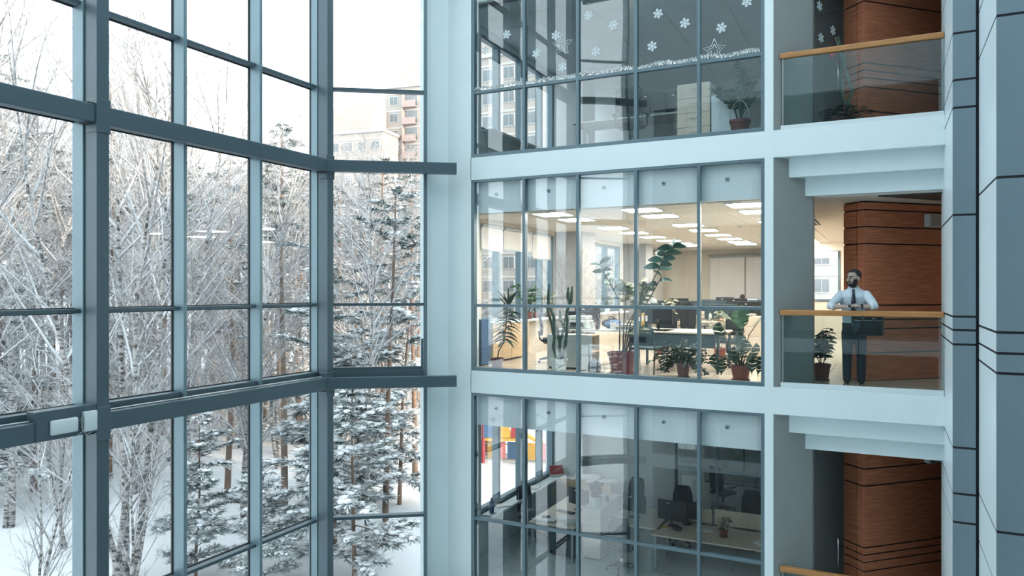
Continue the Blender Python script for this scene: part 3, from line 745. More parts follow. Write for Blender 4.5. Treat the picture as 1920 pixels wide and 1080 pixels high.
# ------------------------------------------------------------------ apartment blocks beyond the wood
def block(name, label, x0, y0, wx, wy, rz, floors, m, bays_x, bays_y, fh=3.0, band=True, balcony=None, roofbox=True):
    t = thing(name, label, 'building', (x0, y0, GZ), rz)
    H = floors * fh + 1.2
    MB().box(0, wx, 0, wy, -1, H).build('walls', m, t)
    MB().box(-0.25, wx + 0.25, -0.25, wy + 0.25, H, H + 0.5).build('parapet', 'band_white', t)
    if roofbox:
        MB().box(wx * 0.12, wx * 0.80, wy * 0.1, wy * 0.75, H + 0.5, H + 5.0).build('lift_house', m, t)
    if band:
        bme = MB().box(-0.06, wx + 0.06, -0.06, wy + 0.06, 0, 0.28).mesh('floor_band', 'band_white')
        for f in range(1, floors + 1): inst('floor_band', bme, t, (0, 0, f * fh))
    fr = MB().box(-0.85, 0.85, -0.09, 0.02, 0, 1.6).mesh('window', 'far_frame')
    gl = MB().box(-0.74, -0.04, -0.12, -0.085, 0.1, 1.5).box(0.04, 0.74, -0.12, -0.085, 0.1, 1.5).mesh('glazing', 'far_glass')
    cols = [((k + 0.5) * wx / bays_x, 0, 0) for k in range(bays_x)] + [(0, (k + 0.5) * wy / bays_y, -math.pi / 2) for k in range(bays_y)]
    for f in range(floors):
        for (cx, cy, a) in cols:
            if balcony is not None and cy == 0 and abs(cx - balcony) < 1.3: continue
            w = inst('window', fr, t, (cx, cy, f * fh + 1.15), (0, 0, a)); inst('glazing', gl, w)
    if balcony is not None:
        ba = MB().box(-1.3, 1.3, -0.95, 0.0, 0, 0.15).box(-1.3, 1.3, -0.95, -0.85, 0.15, 1.15).box(-1.3, -1.2, -0.9, 0, 0.15, 2.9).mesh('balcony', 'brick_pink')
        rc = MB().box(-1.2, 1.2, -0.03, 0.02, 0.15, 2.7).mesh('recess', 'far_glass')
        for f in range(floors):
            w = inst('balcony', ba, t, (balcony, 0, f * fh + 0.5)); inst('recess', rc, w)
    return t
bx, by = pol(33.4, 130)
block('apartment_tower', 'tall pale apartment tower with pink balconies above the treetops', bx - 8, by, 20, 14, R(8), 15, 'brick_pale', 6, 4, balcony=5.0)
bx, by = pol(39.6, 132)
block('apartment_block', 'lower pale apartment block left of the tall tower', bx - 4.5, by - 1, 13, 14, R(8), 12, 'brick_pale', 5, 4)
block('apartment_block', 'brick apartment block seen through the side windows of the top office', -50, 84, 15, 14, R(0), 13, 'brick_pale', 5, 4)
block('apartment_block', 'white brick block with rows of windows seen through the office and hall windows', -34, 86, 50, 14, 0, 9, 'brick_white', 17, 4)

# ------------------------------------------------------------------ playground glimpsed through the bottom office windows
pg = thing('climbing_frame', 'bright playground climbing frame seen through the bottom office windows', 'playground', (-20.5, 40.0, gz(-20.5, 40)), 0.4)
for sx in (-1.2, 1.2):
    for sy in (-1.2, 1.2): MB().tube([(sx, sy, -0.2), (sx, sy, 4.2)], 0.11, 8).build('post', 'red_card', pg)
MB().box(-1.25, 1.25, -1.25, 1.25, 1.5, 1.65).build('platform', 'yellow_card', pg)
for k, m in enumerate(('blue_card', 'yellow_card', 'red_card')): MB().box(-1.2 + k * 0.82, -0.45 + k * 0.82, -1.3, -1.22, 1.7, 2.6).build('side_board', m, pg)
MB().prism([(-1.5, -1.5), (1.5, -1.5), (1.5, 1.5), (-1.5, 1.5)], 4.2, 4.35).build('roof', 'red_card', pg)
MB().loft([[(1.25, -0.4, 1.6), (1.25, 0.4, 1.6), (1.25, 0.4, 1.7), (1.25, -0.4, 1.7)], [(4.0, -0.4, 0.1), (4.0, 0.4, 0.1), (4.0, 0.4, 0.2), (4.0, -0.4, 0.2)]]).build('slide', 'yellow_card', pg)
fe = thing('low_fence', 'low blue fence around the playground', 'fence', (-25, 38.5, gz(-22, 38)), 0.25)
for k in range(16): MB().box(k * 0.62, k * 0.62 + 0.5, -0.03, 0.03, 0.1, 1.1).build('board', ('blue_card', 'blue_card', 'yellow_card', 'pink_card')[k % 4], fe)
for zz in (0.3, 0.9): MB().box(0, 9.9, 0.03, 0.08, zz, zz + 0.08).build('rail', 'far_frame', fe)
# ------------------------------------------------------------------ ceiling lights
lf = MB().box(-0.32, 0.32, -0.32, 0.32, 0, 0.016).mesh('frame', 'white_plastic')
ld = MB().box(-0.29, 0.29, -0.29, 0.29, -0.006, 0.001).mesh('diffuser', 'lamp_diffuser')
ROWX = ((-5.70, 'left'), (-3.94, 'middle'), (-2.10, 'right'))
ROWY = (13.14, 14.36, 16.67, 18.29, 20.02, 21.70, 23.22, 24.38)
for x, rn in ROWX:
    for j, y in enumerate(ROWY):
        t = thing('ceiling_light', 'square lit ceiling panel of the %s row, %s from the glass, middle office' % (rn, ord_(j)), 'ceiling light', (x, y, 2.958), group='ceiling light panels of the middle office')
        inst('frame', lf, t); inst('diffuser', ld, t)
for j, (x, y) in enumerate(((0.6, 17.5), (0.6, 20.5), (0.6, 23.0), (3.0, 17.5), (3.0, 21.5))):
    t = thing('ceiling_light', 'square lit ceiling panel in the hall behind the timber core', 'ceiling light', (x, y, 2.968), group='hall ceiling panels')
    inst('frame', lf, t); inst('diffuser', ld, t)
v = thing('ceiling_vent', 'dark slot vent in the hall ceiling beside the splayed wall', 'vent', (-1.42, 17.2, 2.972))
MB().box(-0.30, 0.12, -0.9, 0.9, -0.002, 0.01).build('opening', 'joint', v)
for k in range(5): MB().box(-0.28 + k * 0.09, -0.26 + k * 0.09, -0.88, 0.88, -0.012, 0.0).build('slat', 'metal_grey', v)
for x, y in ((-4.9, 15.5), (-3.0, 17.6), (-3.0, 20.8)):
    t = thing('smoke_detector', 'small round detector on the middle office ceiling', 'detector', (x, y, 2.93), group='ceiling detectors')
    MB().lathe([(0.03, 0), (0.05, 0.015), (0.055, 0.045)], n=14).build('body', 'white_plastic', t, True)
    MB().lathe([(0.012, -0.012), (0.016, 0.001)], n=10).build('sensor', 'metal_grey', t, True)

# ------------------------------------------------------------------ blinds
def blind(x0, x1, y0, y1, z0, z1, label):
    t = thing('roller_blind', label, 'blind', (0, 0, 0), group='roller blinds')
    ax = x1 - x0 > y1 - y0
    MB().box(x0, x1, y0, y1, z0, z1).build('fabric', 'blind', t)
    if ax:
        MB().tube([(x0, (y0 + y1) / 2, z1), (x1, (y0 + y1) / 2, z1)], 0.04, 10).build('roller', 'metal_grey', t)
        MB().box(x0, x1, y0 - 0.008, y1 + 0.008, z0 - 0.02, z0 + 0.01).build('bottom_bar', 'metal_grey', t)
    else:
        MB().tube([((x0 + x1) / 2, y0, z1), ((x0 + x1) / 2, y1, z1)], 0.04, 10).build('roller', 'metal_grey', t)
        MB().box(x0 - 0.008, x1 + 0.008, y0, y1, z0 - 0.02, z0 + 0.01).build('bottom_bar', 'metal_grey', t)
for j, (a, b, zz) in enumerate(((13.5, 14.44, 2.36), (14.50, 15.95, 2.40), (16.0, 17.05, 2.26))):
    blind(-7.46, -7.455, a, b, zz, 2.86, 'half-drawn grey blind on the side window, %s from the glass front' % ord_(j))
for j, (a, b) in enumerate(((24.1, 25.6), (25.7, 27.5))):
    blind(-7.46, -7.455, a, b, 0.95, 2.86, 'lowered pale blind at the far end of the side windows, %s one' % ord_(j))
blind(-5.80, -4.56, 27.93, 27.935, 0.1, 2.72, 'wide white blind on the end wall, left one')
blind(-4.50, -3.0, 27.93, 27.935, 0.1, 2.72, 'wide white blind on the end wall, right one')
tag(MB().box(-5.86, -2.9, 27.90, 27.99, 2.73, 2.80).build('trim_30', 'concrete'), kind='structure')

# ------------------------------------------------------------------ furniture builders (origin at the floor, front towards -y)
def task_chair(label, high=0.0, arms=True, mesh_back=False, m='black_fabric'):
    t = thing('office_chair', label, 'chair')
    MB().rbox(-0.24, 0.24, -0.24, 0.23, 0.44, 0.52, 0.035).build('seat', m, t, True)
    bk = MB()
    rings = []
    for k in range(9):
        s = k / 8; z = 0.58 + (0.44 + high) * s; w = 0.215 * (1 - 0.25 * abs(2 * s - 0.9) ** 3); y = 0.235 + 0.05 * s - 0.035 * math.sin(math.pi * s)
        rings.append([(-w, y, z), (-w * 0.5, y + 0.03, z), (w * 0.5, y + 0.03, z), (w, y, z), (w * 0.96, y + 0.035, z), (w * 0.5, y + 0.062, z), (-w * 0.5, y + 0.062, z), (-w * 0.96, y + 0.035, z)])
    b = bk.loft(rings).build('backrest', m, t, True)
    if mesh_back:
        fr = [Vector((sx * 0.225, 0.25 + 0.05 * s, 0.58 + (0.44 + high) * s)) for sx, s in ((-1, 0), (-1, 0.5), (-1, 0.93), (-0.8, 1.0), (0.8, 1.0), (1, 0.93), (1, 0.5), (1, 0))]
        MB().tube(fr, 0.018, 8).build('back_frame', 'black_plastic', t, True)
    MB().tube([(0, 0.02, 0.42), (0, 0.18, 0.42), (0, 0.29, 0.50), (0, 0.31, 0.66)], [0.025, 0.022, 0.02, 0.016], 8).build('back_bracket', 'black_plastic', t, True)
    MB().tube([(0, 0, 0.10), (0, 0, 0.26)], 0.028, 10).build('gas_lift', 'chrome', t, True)
    MB().tube([(0, 0, 0.25), (0, 0, 0.44)], 0.036, 10).build('column', 'black_plastic', t, True)
    for k in range(5):
        a = 2 * math.pi * k / 5 + 0.3; c, s = math.cos(a), math.sin(a)
        l = MB().tube([(0, 0, 0.125), (0.17 * c, 0.17 * s, 0.105), (0.30 * c, 0.30 * s, 0.078)], [0.034, 0.026, 0.017], 8).build('base_arm', 'black_plastic', t, True)
        MB().lathe([(0.0, -0.022), (0.024, -0.022), (0.028, -0.012), (0.028, 0.012), (0.024, 0.022), (0, 0.022)], n=12).xform(Matrix.Translation((0.30 * c, 0.30 * s, 0.029)) @ Matrix.Rotation(a, 4, 'Z') @ Matrix.Rotation(R(90), 4, 'X')).build('caster', 'black_plastic', l, True)
    if arms:
        for sx in (-1, 1):
            ar = MB().tube([(sx * 0.20, 0.02, 0.44), (sx * 0.285, 0.02, 0.46), (sx * 0.29, 0.0, 0.66)], [0.016, 0.018, 0.016], 8).build('arm_post', 'black_plastic', t, True)
            MB().rbox(sx * 0.29 - 0.035, sx * 0.29 + 0.035, -0.15, 0.12, 0.655, 0.685, 0.012).build('arm_pad', 'black_plastic', ar, True)
    return t
def visitor_chair(label):
    t = thing('visitor_chair', label, 'chair')
    MB().rbox(-0.24, 0.24, -0.22, 0.22, 0.43, 0.475, 0.02).build('seat', 'slate_plastic', t, True)
    bk = MB()
    rings = [[(-w, 0.22 + 0.07 * s, z), (w, 0.22 + 0.07 * s, z), (w, 0.25 + 0.07 * s, z), (-w, 0.25 + 0.07 * s, z)] for s, z, w in ((0, 0.56, 0.20), (0.25, 0.60, 0.235), (0.7, 0.76, 0.24), (0.92, 0.83, 0.225), (1, 0.855, 0.17))]
    b = bk.loft(rings).build('backrest', 'slate_plastic', t, True)
    MB().box(-0.025, 0.025, 0.295, 0.30, 0.765, 0.785).build('handhold_tag', 'paper', b)
    for sx in (-1, 1):
        MB().tube([(sx * 0.245, 0.30, 0.0), (sx * 0.235, 0.22, 0.42), (sx * 0.215, 0.235, 0.62)], 0.012, 8).build('leg', 'black_plastic', t, True)
        MB().tube([(sx * 0.245, -0.25, 0.0), (sx * 0.235, -0.18, 0.43)], 0.012, 8).build('leg', 'chrome', t, True)
        MB().tube([(sx * 0.235, -0.20, 0.42), (sx * 0.235, 0.22, 0.42)], 0.011, 8).build('side_rail', 'black_plastic', t, True)
    return t
def desk(label, w, d, h=0.74, top='desk_top', legs='metal_grey', modesty=None, name='desk', square=0.045):
    t = thing(name, label, 'desk')
    MB().rbox(-w / 2, w / 2, -d / 2, d / 2, h - 0.03, h, 0.004).build('desktop', top, t)
    for sx in (-1, 1):
        for sy in (-1, 1):
            x = sx * (w / 2 - 0.06); y = sy * (d / 2 - 0.06)
            MB().rbox(x - square / 2, x + square / 2, y - square / 2, y + square / 2, 0, h - 0.03, 0.005).build('leg', legs, t)
        MB().box(sx * (w / 2 - 0.06) - 0.015, sx * (w / 2 - 0.06) + 0.015, -d / 2 + 0.08, d / 2 - 0.08, h - 0.075, h - 0.03).build('side_rail', legs, t)
    if modesty: MB().box(-w / 2 + 0.10, w / 2 - 0.10, -d / 2 + 0.05, -d / 2 + 0.068, modesty, h - 0.03).build('modesty_panel', 'slate_plastic', t)
    return t
def cabinet(label, w, d, h, body='laminate', front='oak_veneer', doors=2, drawers=0, name='cabinet', cat='cabinet'):
    t = thing(name, label, cat)
    MB().rbox(-w / 2, w / 2, -d / 2 + 0.02, d / 2, 0.04, h, 0.003).build('body', body, t)
    MB().box(-w / 2 + 0.02, w / 2 - 0.02, -d / 2 + 0.05, d / 2, 0, 0.04).build('plinth', 'black_plastic', t)
    if drawers:
        for k in range(drawers):
            a = 0.05 + (h - 0.06) * k / drawers; b = 0.05 + (h - 0.06) * (k + 1) / drawers
            dr = MB().rbox(-w / 2 + 0.003, w / 2 - 0.003, -d / 2, -d / 2 + 0.02, a + 0.003, b - 0.003, 0.002).build('drawer', front, t)
            MB().tube([(-0.06, -d / 2, (a + b) / 2 + 0.03), (-0.06, -d / 2 - 0.025, (a + b) / 2 + 0.03), (0.06, -d / 2 - 0.025, (a + b) / 2 + 0.03), (0.06, -d / 2, (a + b) / 2 + 0.03)], 0.006, 6).build('handle', 'metal_grey', dr)
    else:
        for k in range(doors):
            a = -w / 2 + w * k / doors; b = -w / 2 + w * (k + 1) / doors
            dr = MB().rbox(a + 0.003, b - 0.003, -d / 2, -d / 2 + 0.02, 0.05, h - 0.01, 0.002).build('door', front, t)
            hx = b - 0.06 if k % 2 == 0 else a + 0.06
            MB().tube([(hx - 0.05, -d / 2, h - 0.09), (hx - 0.05, -d / 2 - 0.025, h - 0.09), (hx + 0.05, -d / 2 - 0.025, h - 0.09), (hx + 0.05, -d / 2, h - 0.09)], 0.006, 6).build('handle', 'metal_grey', dr)
    return t
def monitor(label, w=0.54, lit=False, hgt=0.33):
    t = thing('monitor', label, 'monitor')
    MB().lathe([(0, 0), (0.11, 0), (0.11, 0.008), (0.02, 0.018), (0, 0.018)], n=16).build('foot', 'black_plastic', t, True)
    MB().tube([(0, 0.03, 0.01), (0, 0.05, 0.20)], 0.02, 8).build('stand', 'black_plastic', t, True)
    c = MB().rbox(-w / 2, w / 2, -0.005, 0.035, 0.11, 0.11 + hgt, 0.006).build('casing', 'black_plastic', t)
    MB().box(-w / 2 + 0.012, w / 2 - 0.012, -0.0065, -0.0045, 0.125, 0.11 + hgt - 0.012).build('screen', 'screen_lit' if lit else 'screen', t)
    MB().box(0.06, 0.11, 0.0345, 0.037, 0.11 + hgt - 0.07, 0.11 + hgt - 0.05).build('rating_sticker', 'paper', t)
    return t
def papers(label, n=5, w=0.30, d=0.21, seed=1, name='paper_stack', ms=('paper',), th=0.012):
    rnd = random.Random(seed); t = thing(name, label, 'papers')
    for k in range(n):
        o = MB().box(-w / 2, w / 2, -d / 2, d / 2, 0, th - 0.001).build('sheet_pile', ms[k % len(ms)], t)
        o.location = (rnd.uniform(-0.05, 0.05), rnd.uniform(-0.04, 0.04), k * th); o.rotation_euler = (0, 0, rnd.uniform(-0.5, 0.5))
    return t
def at(o, x, y, z, rz=0.0):
    o.location = (x, y, z); o.rotation_euler = (0, 0, rz); return o
def screen_panel(label, w, h, m, th=0.03):
    t = thing('desk_screen', label, 'desk screen')
    MB().rbox(-w / 2, w / 2, -th / 2, th / 2, 0.03, h, 0.008).build('board', m, t)
    for sx in (-1, 1): MB().rbox(sx * w * 0.38 - 0.02, sx * w * 0.38 + 0.02, -0.03, 0.03, 0, 0.06, 0.004).build('clamp', 'metal_grey', t)
    return t
def printer(label):
    t = thing('printer', label, 'printer')
    MB().rbox(-0.22, 0.22, -0.2, 0.2, 0, 0.17, 0.02).build('body', 'laminate', t)
    MB().rbox(-0.20, 0.20, -0.18, 0.18, 0.172, 0.26, 0.02).build('scanner_lid', 'laminate', t)
    MB().box(-0.16, 0.16, -0.27, -0.19, 0.05, 0.062).build('paper_tray', 'black_plastic', t)
    MB().box(-0.14, 0.14, -0.203, -0.199, 0.07, 0.13).build('slot', 'black_plastic', t)
    return t
def bottle_like(label, name, m, r, h, cat):
    t = thing(name, label, cat)
    MB().lathe([(0, 0), (r, 0), (r, h * 0.7), (r * 0.5, h * 0.85), (r * 0.45, h), (0, h)], n=12).build('body', m, t, True)
    MB().lathe([(r * 0.5, h * 0.94), (r * 0.5, h * 1.04), (0, h * 1.04)], n=10).build('cap', 'black_plastic', t, True)
    return t
def pen_cup(label):
    t = thing('pen_cup', label, 'pen cup')
    MB().lathe([(0, 0), (0.04, 0), (0.042, 0.10), (0.036, 0.10), (0.035, 0.01), (0, 0.01)], n=14, cap=False).build('cup', 'black_plastic', t, True)
    for k in range(4):
        a = k * 1.6; MB().tube([(0.012 * math.cos(a), 0.012 * math.sin(a), 0.02), (0.04 * math.cos(a), 0.04 * math.sin(a), 0.17)], 0.004, 6).build('pen', ('blue_card', 'red_card', 'black_plastic', 'yellow_card')[k], t)
    return t
def bag_heap(label, m, seed, s=0.2):
    rnd = random.Random(seed); t = thing('bag', label, 'bag')
    MB().ball((0, 0, s * 0.5), s * 1.1, s * 0.7, s * 0.52, 3, 0.07, rnd).build('body', m, t, True)
    MB().tube([(-s * 0.4, 0, s * 0.85), (-s * 0.2, 0.02, s * 1.25), (s * 0.2, 0.0, s * 1.2), (s * 0.4, 0, s * 0.85)], 0.012, 6).build('strap', 'black_plastic', t, True)
    return t
def keyboard(label):
    t = thing('keyboard', label, 'keyboard')
    MB().rbox(-0.21, 0.21, -0.07, 0.07, 0, 0.018, 0.005).build('case', 'black_plastic', t)
    for r_ in range(4): MB().box(-0.20, 0.20, -0.058 + r_ * 0.029, -0.034 + r_ * 0.029, 0.018, 0.024).build('key_row', 'slate_plastic', t)
    return t

# ------------------------------------------------------------------ middle office
at(cabinet('low oak cabinet with two doors below the side window, nearest the glass front', 0.86, 0.27, 0.79), -7.355, 13.98, 0, R(90))
at(cabinet('low oak cabinet with two doors below the side window, second from the glass front', 0.86, 0.27, 0.79), -7.355, 14.85, 0, R(90))
tb = thing('dark_locker', 'narrow dark blue box standing at the foot of the pier inside the glass', 'box', (-7.33, 13.16, 0))
MB().rbox(-0.15, 0.15, -0.18, 0.18, 0.02, 0.92, 0.008).build('body', 'blue_card', tb)
MB().rbox(-0.14, 0.14, -0.19, -0.18, 0.03, 0.90, 0.004).build('door', 'slate_plastic', tb)
MB().box(-0.15, 0.15, -0.18, 0.18, 0, 0.02).build('plinth', 'black_plastic', tb)
at(papers('loose white sheets lying on the side window sill near the pier', 4, 0.42, 0.22, 3), -7.38, 14.15, 0.85, 0.4)
at(task_chair('black office chair turned to the oak cabinets', 0.0, False), -6.12, 14.15, 0, R(115))
at(task_chair('black office chair farther back beside the concrete pillar', 0.0, False), -6.35, 16.3, 0, R(160))
at(cabinet('pale grey low cabinet behind the cactus', 0.62, 0.45, 0.66, 'laminate', 'laminate', 1), -5.52, 13.38, 0)
d1 = at(desk('cluttered grey desk between the cactus and the big red pot', 2.2, 0.8, 0.74, 'laminate'), -4.75, 14.12, 0)
sh = thing('open_shelf', 'narrow pale cabinet with open shelves beside the red pot', 'shelf', (-5.03, 13.40, 0))
MB().box(-0.12, -0.10, -0.22, 0.22, 0, 0.66).build('side_panel', 'laminate', sh)
MB().box(-0.10, 0.10, 0.20, 0.22, 0, 0.66).build('side_panel', 'laminate', sh)
MB().box(-0.10, 0.10, -0.22, -0.20, 0, 0.66).build('side_panel', 'laminate', sh)
for zz in (0.04, 0.33, 0.64): MB().box(-0.10, 0.11, -0.20, 0.20, zz, zz + 0.02).build('shelf_board', 'oak_veneer', sh)
at(printer('pale grey printer on the cluttered desk'), -5.48, 14.0, 0.74)
at(monitor('black monitor behind the printer on the cluttered desk'), -5.45, 14.36, 0.74, R(180))
at(monitor('black monitor at the right end of the cluttered desk', 0.56, hgt=0.36), -3.95, 14.30, 0.74, R(175))
at(papers('tall untidy heap of white papers on the cluttered desk', 9, 0.33, 0.24, 5, ms=('paper', 'paper', 'blue_card', 'paper', 'yellow_card')), -4.55, 14.0, 0.74)
at(papers('flat spread of papers near the desk edge behind the red pot', 4, 0.36, 0.26, 6), -4.12, 13.92, 0.74)
at(bag_heap('crumpled grey-blue bag lying on the cluttered desk', 'blue_card', 4, 0.17), -4.85, 14.25, 0.74)
mc = thing('desk_calendar', 'small white standing calendar on the cluttered desk', 'calendar', (-4.72, 13.80, 0.74), 0.2)
MB().prism([(-0.05, -0.04), (0.05, -0.04), (0.05, -0.036), (-0.05, -0.036)], 0, 0.15).build('front_card', 'paper', mc)
MB().prism([(-0.05, 0.03), (0.05, 0.03), (0.05, 0.034), (-0.05, 0.034)], 0, 0.14).box(-0.05, 0.05, -0.04, 0.034, 0, 0.006).build('back_card', 'white_plastic', mc)
at(pen_cup('black pen cup on the cluttered desk'), -5.05, 13.82, 0.74)
hv = thing('floor_heater', 'small dark round appliance on the floor beside the red pot', 'appliance', (-4.80, 12.98, 0))
MB().lathe([(0, 0), (0.11, 0), (0.125, 0.03), (0.12, 0.14), (0.09, 0.20), (0.03, 0.215), (0, 0.215)], n=18).build('body', 'slate_plastic', hv, True)
MB().tube([(-0.05, 0, 0.21), (-0.03, 0, 0.26), (0.03, 0, 0.26), (0.05, 0, 0.21)], 0.010, 6).build('carry_handle', 'black_plastic', hv, True)
MB().tube([(-0.11, 0, 0.03), (-0.22, -0.06, 0.012), (-0.30, 0.05, 0.012), (-0.22, 0.12, 0.012)], 0.009, 6).build('cord', 'black_plastic', hv, True)
at(desk('cream table with blue-grey legs behind the shrub', 1.75, 1.25, 0.74, 'desk_top', 'slate_plastic', name='meeting_table', modesty=0.46), -3.50, 14.18, 0)
at(visitor_chair('slate-blue visitor chair pushed against the cream table'), -3.90, 13.33, 0, R(180 - 6))
at(task_chair('dark office chair behind the cream table, left', 0.05), -4.05, 15.35, 0, R(20))
at(task_chair('dark office chair behind the cream table, right', 0.05), -2.85, 15.45, 0, R(-25))
for j, (x, y) in enumerate(((-5.0, 18.25), (-3.35, 18.6))):
    side = ('left', 'right')[j]
    at(desk('oak topped desk in the middle of the office, %s one' % side, 1.5, 0.8), x, y, 0)
    at(screen_panel('dark fabric screen on the %s oak desk' % side, 1.45, 0.42, 'slate_plastic'), x, y + 0.38, 0.74)
    at(monitor('black monitor on the %s oak desk' % side, 0.6, hgt=0.38), x + 0.42, y + 0.12, 0.74, R(180))
    at(papers('small heap of things on the %s oak desk' % side, 6, 0.26, 0.2, 20 + j, ms=('paper', 'pink_card', 'black_plastic', 'yellow_card')), x - 0.15, y - 0.08, 0.74)
    at(bottle_like('white bottle on the %s oak desk' % side, 'bottle', 'white_pot', 0.035, 0.22, 'bottle'), x - 0.5, y, 0.74)
at(task_chair('tall black office chair before the dark screens', 0.22, True), -4.02, 17.55, 0, R(160))
pf = thing('paper_flower', 'red and white rosette stuck on the tall chair', 'rosette', (-4.35, 18.1, 1.12))
MB().lathe([(0, 0), (0.07, 0), (0.06, 0.02), (0, 0.025)], n=12).xform(Matrix.Rotation(R(90), 4, 'X')).build('petals', 'red_card', pf)
MB().lathe([(0, 0.02), (0.035, 0.022), (0.02, 0.035), (0, 0.035)], n=10).xform(Matrix.Rotation(R(90), 4, 'X')).build('centre', 'paper', pf)
MB().tube([(0, 0.01, -0.02), (0, 0.02, -0.38)], 0.006, 6).build('stick', 'stem_green', pf)
at(cabinet('cream cabinet of drawers behind the monstera', 0.85, 0.5, 0.92, 'desk_top', 'desk_top', 0, 4), -2.84, 17.45, 0)
at(papers('grey papers piled on the cream drawers', 5, 0.5, 0.3, 31), -2.9, 17.45, 0.92)
at(bag_heap('black bag slumped on the papers of the cluttered desk', 'black_fabric', 21, 0.19), -4.95, 14.38, 0.74)
at(bottle_like('dark thermos flask on the cluttered desk', 'flask', 'black_plastic', 0.045, 0.28, 'flask'), -5.12, 14.05, 0.74)
at(bag_heap('dark jacket heaped on the far side window sill', 'black_fabric', 22, 0.2), -7.33, 18.75, 0.852)
for k, m in enumerate(('black_plastic', 'blue_card', 'yellow_card', 'black_plastic')):
    bd = thing('binder', ('black binder at the left end of the row', 'blue binder of the row', 'yellow binder of the row', 'black binder at the right end of the row')[k] + ' on the cluttered desk', 'binder', (-4.42 + k * 0.075, 14.40, 0.74), group='binders on the cluttered desk')
    MB().rbox(-0.034, 0.034, -0.12, 0.12, 0, 0.31, 0.004).build('cover', m, bd)
    MB().box(-0.02, 0.02, -0.122, -0.119, 0.16, 0.27).build('spine_label', 'paper', bd)
at(keyboard('black keyboard at the right end of the cluttered desk'), -3.98, 13.98, 0.74)
# far desks and the seated colleague
for j, (x, y) in enumerate(((-5.6, 21.6), (-4.0, 21.9), (-3.3, 24.6), (-4.9, 24.9))):
    nm = ('left one of the middle row', 'right one of the middle row', 'right one of the last row', 'left one of the last row')[j]
    at(desk('far oak desk, ' + nm, 1.5, 0.8), x, y, 0)
    at(screen_panel('dark screen on the far desk, ' + nm, 1.46, 0.45, 'slate_plastic'), x, y + 0.38, 0.74)
    at(monitor('monitor on the far desk, ' + nm, 0.58, lit=j == 2, hgt=0.38), x + 0.2, y + 0.1, 0.78, R(180 if j != 2 else 0))
    at(papers('papers on the far desk, ' + nm, 5, 0.34, 0.24, 40 + j), x - 0.4, y, 0.74)
lamp = thing('desk_lamp', 'white desk lamp on the far left desk', 'lamp', (-6.15, 21.7, 0.74))
MB().lathe([(0, 0), (0.09, 0), (0.09, 0.012), (0.015, 0.02), (0.012, 0.38), (0, 0.38)], n=14).build('stem', 'white_plastic', lamp, True)
MB().lathe([(0.05, 0.52), (0.12, 0.38), (0.115, 0.38), (0.045, 0.52)], n=16, cap=False).build('shade', 'white_plastic', lamp, True)

# ------------------------------------------------------------------ bottom office
ZB = -4.0
for j, x in enumerate((-7.06, -6.27)):
    at(cabinet('low oak cabinet on the end wall of the bottom office, %s one' % ('left', 'right')[j], 0.78, 0.34, 0.86), x, 17.21, ZB)
at(papers('broad sheets fanned over the end wall cabinets', 6, 0.60, 0.40, 51), -6.55, 17.2, ZB + 0.86)
at(papers('thin sheets at the right end of the end wall cabinets', 3, 0.45, 0.30, 52), -6.05, 17.2, ZB + 0.86)
fo = thing('folder', 'red folder leaning on papers in the window corner', 'folder', (-7.30, 17.1, ZB + 0.86), R(35))
MB().rbox(-0.17, 0.17, -0.012, 0.012, 0.03, 0.30, 0.004).xform(Matrix.Rotation(R(-38), 4, 'X')).build('cover', 'red_card', fo)
MB().box(-0.16, 0.16, 0.0, 0.22, 0.0, 0.05).build('sheets', 'paper', fo)
at(papers('white sheet on the bottom window sill near the glass front', 2, 0.30, 0.22, 53), -7.38, 14.25, ZB + 0.85, 0.9)
at(papers('white sheet halfway along the bottom window sill', 2, 0.28, 0.2, 54), -7.38, 15.9, ZB + 0.85, 0.3)
cb = bottle_like('dark blue bottle on the bottom window sill near the pier', 'bottle', 'blue_card', 0.05, 0.30, 'bottle'); at(cb, -7.36, 13.75, ZB + 0.85)
at(desk('pale desk standing end-on behind the first panes of the bottom office', 1.0, 2.4, 0.73, 'desk_top'), -6.08, 15.12, ZB)
at(monitor('black monitor on the end-on desk', 0.56, hgt=0.36), -5.95, 15.15, ZB + 0.73, R(160))
at(keyboard('black keyboard before the monitor on the end-on desk'), -6.15, 14.85, ZB + 0.73, R(170))
at(papers('papers with a black phone at the near corner of the end-on desk', 4, 0.40, 0.30, 55), -6.32, 14.15, ZB + 0.73)
ph = thing('phone_pad', 'black handset lying on the papers of the end-on desk', 'phone', (-6.32, 14.2, ZB + 0.781), 0.5)
MB().rbox(-0.09, 0.09, -0.05, 0.05, 0, 0.025, 0.008).build('body', 'black_plastic', ph)
MB().box(-0.06, 0.06, -0.03, 0.03, 0.025, 0.028).build('screen', 'screen', ph)
at(papers('tray of stacked papers at the right front of the end-on desk', 8, 0.32, 0.24, 56), -5.80, 14.25, ZB + 0.73)
at(papers('papers behind the monitor of the end-on desk', 4, 0.36, 0.28, 57), -6.0, 15.95, ZB + 0.73)
pc = thing('drawer_pedestal', 'black pedestal under the end-on desk', 'pedestal', (-5.92, 14.35, ZB))
MB().rbox(-0.33, 0.33, -0.14, 0.3, 0.03, 0.60, 0.006).build('body', 'black_plastic', pc)
MB().box(-0.335, -0.325, -0.13, 0.29, 0.05, 0.58).build('side_trim', 'metal_grey', pc)
for k in range(3): MB().box(-0.31, 0.31, -0.146, -0.14, 0.05 + k * 0.185, 0.22 + k * 0.185).build('drawer', 'screen', pc)
at(task_chair('black mesh chair by the bottom window, left of the end-on desk', 0.10, True, True), -6.98, 15.0, ZB, R(75))
at(cabinet('tall pale cabinet carrying the dark plant in the bottom office', 0.40, 1.1, 1.04, 'laminate', 'desk_top', 0, 3), -5.36, 14.86, ZB)
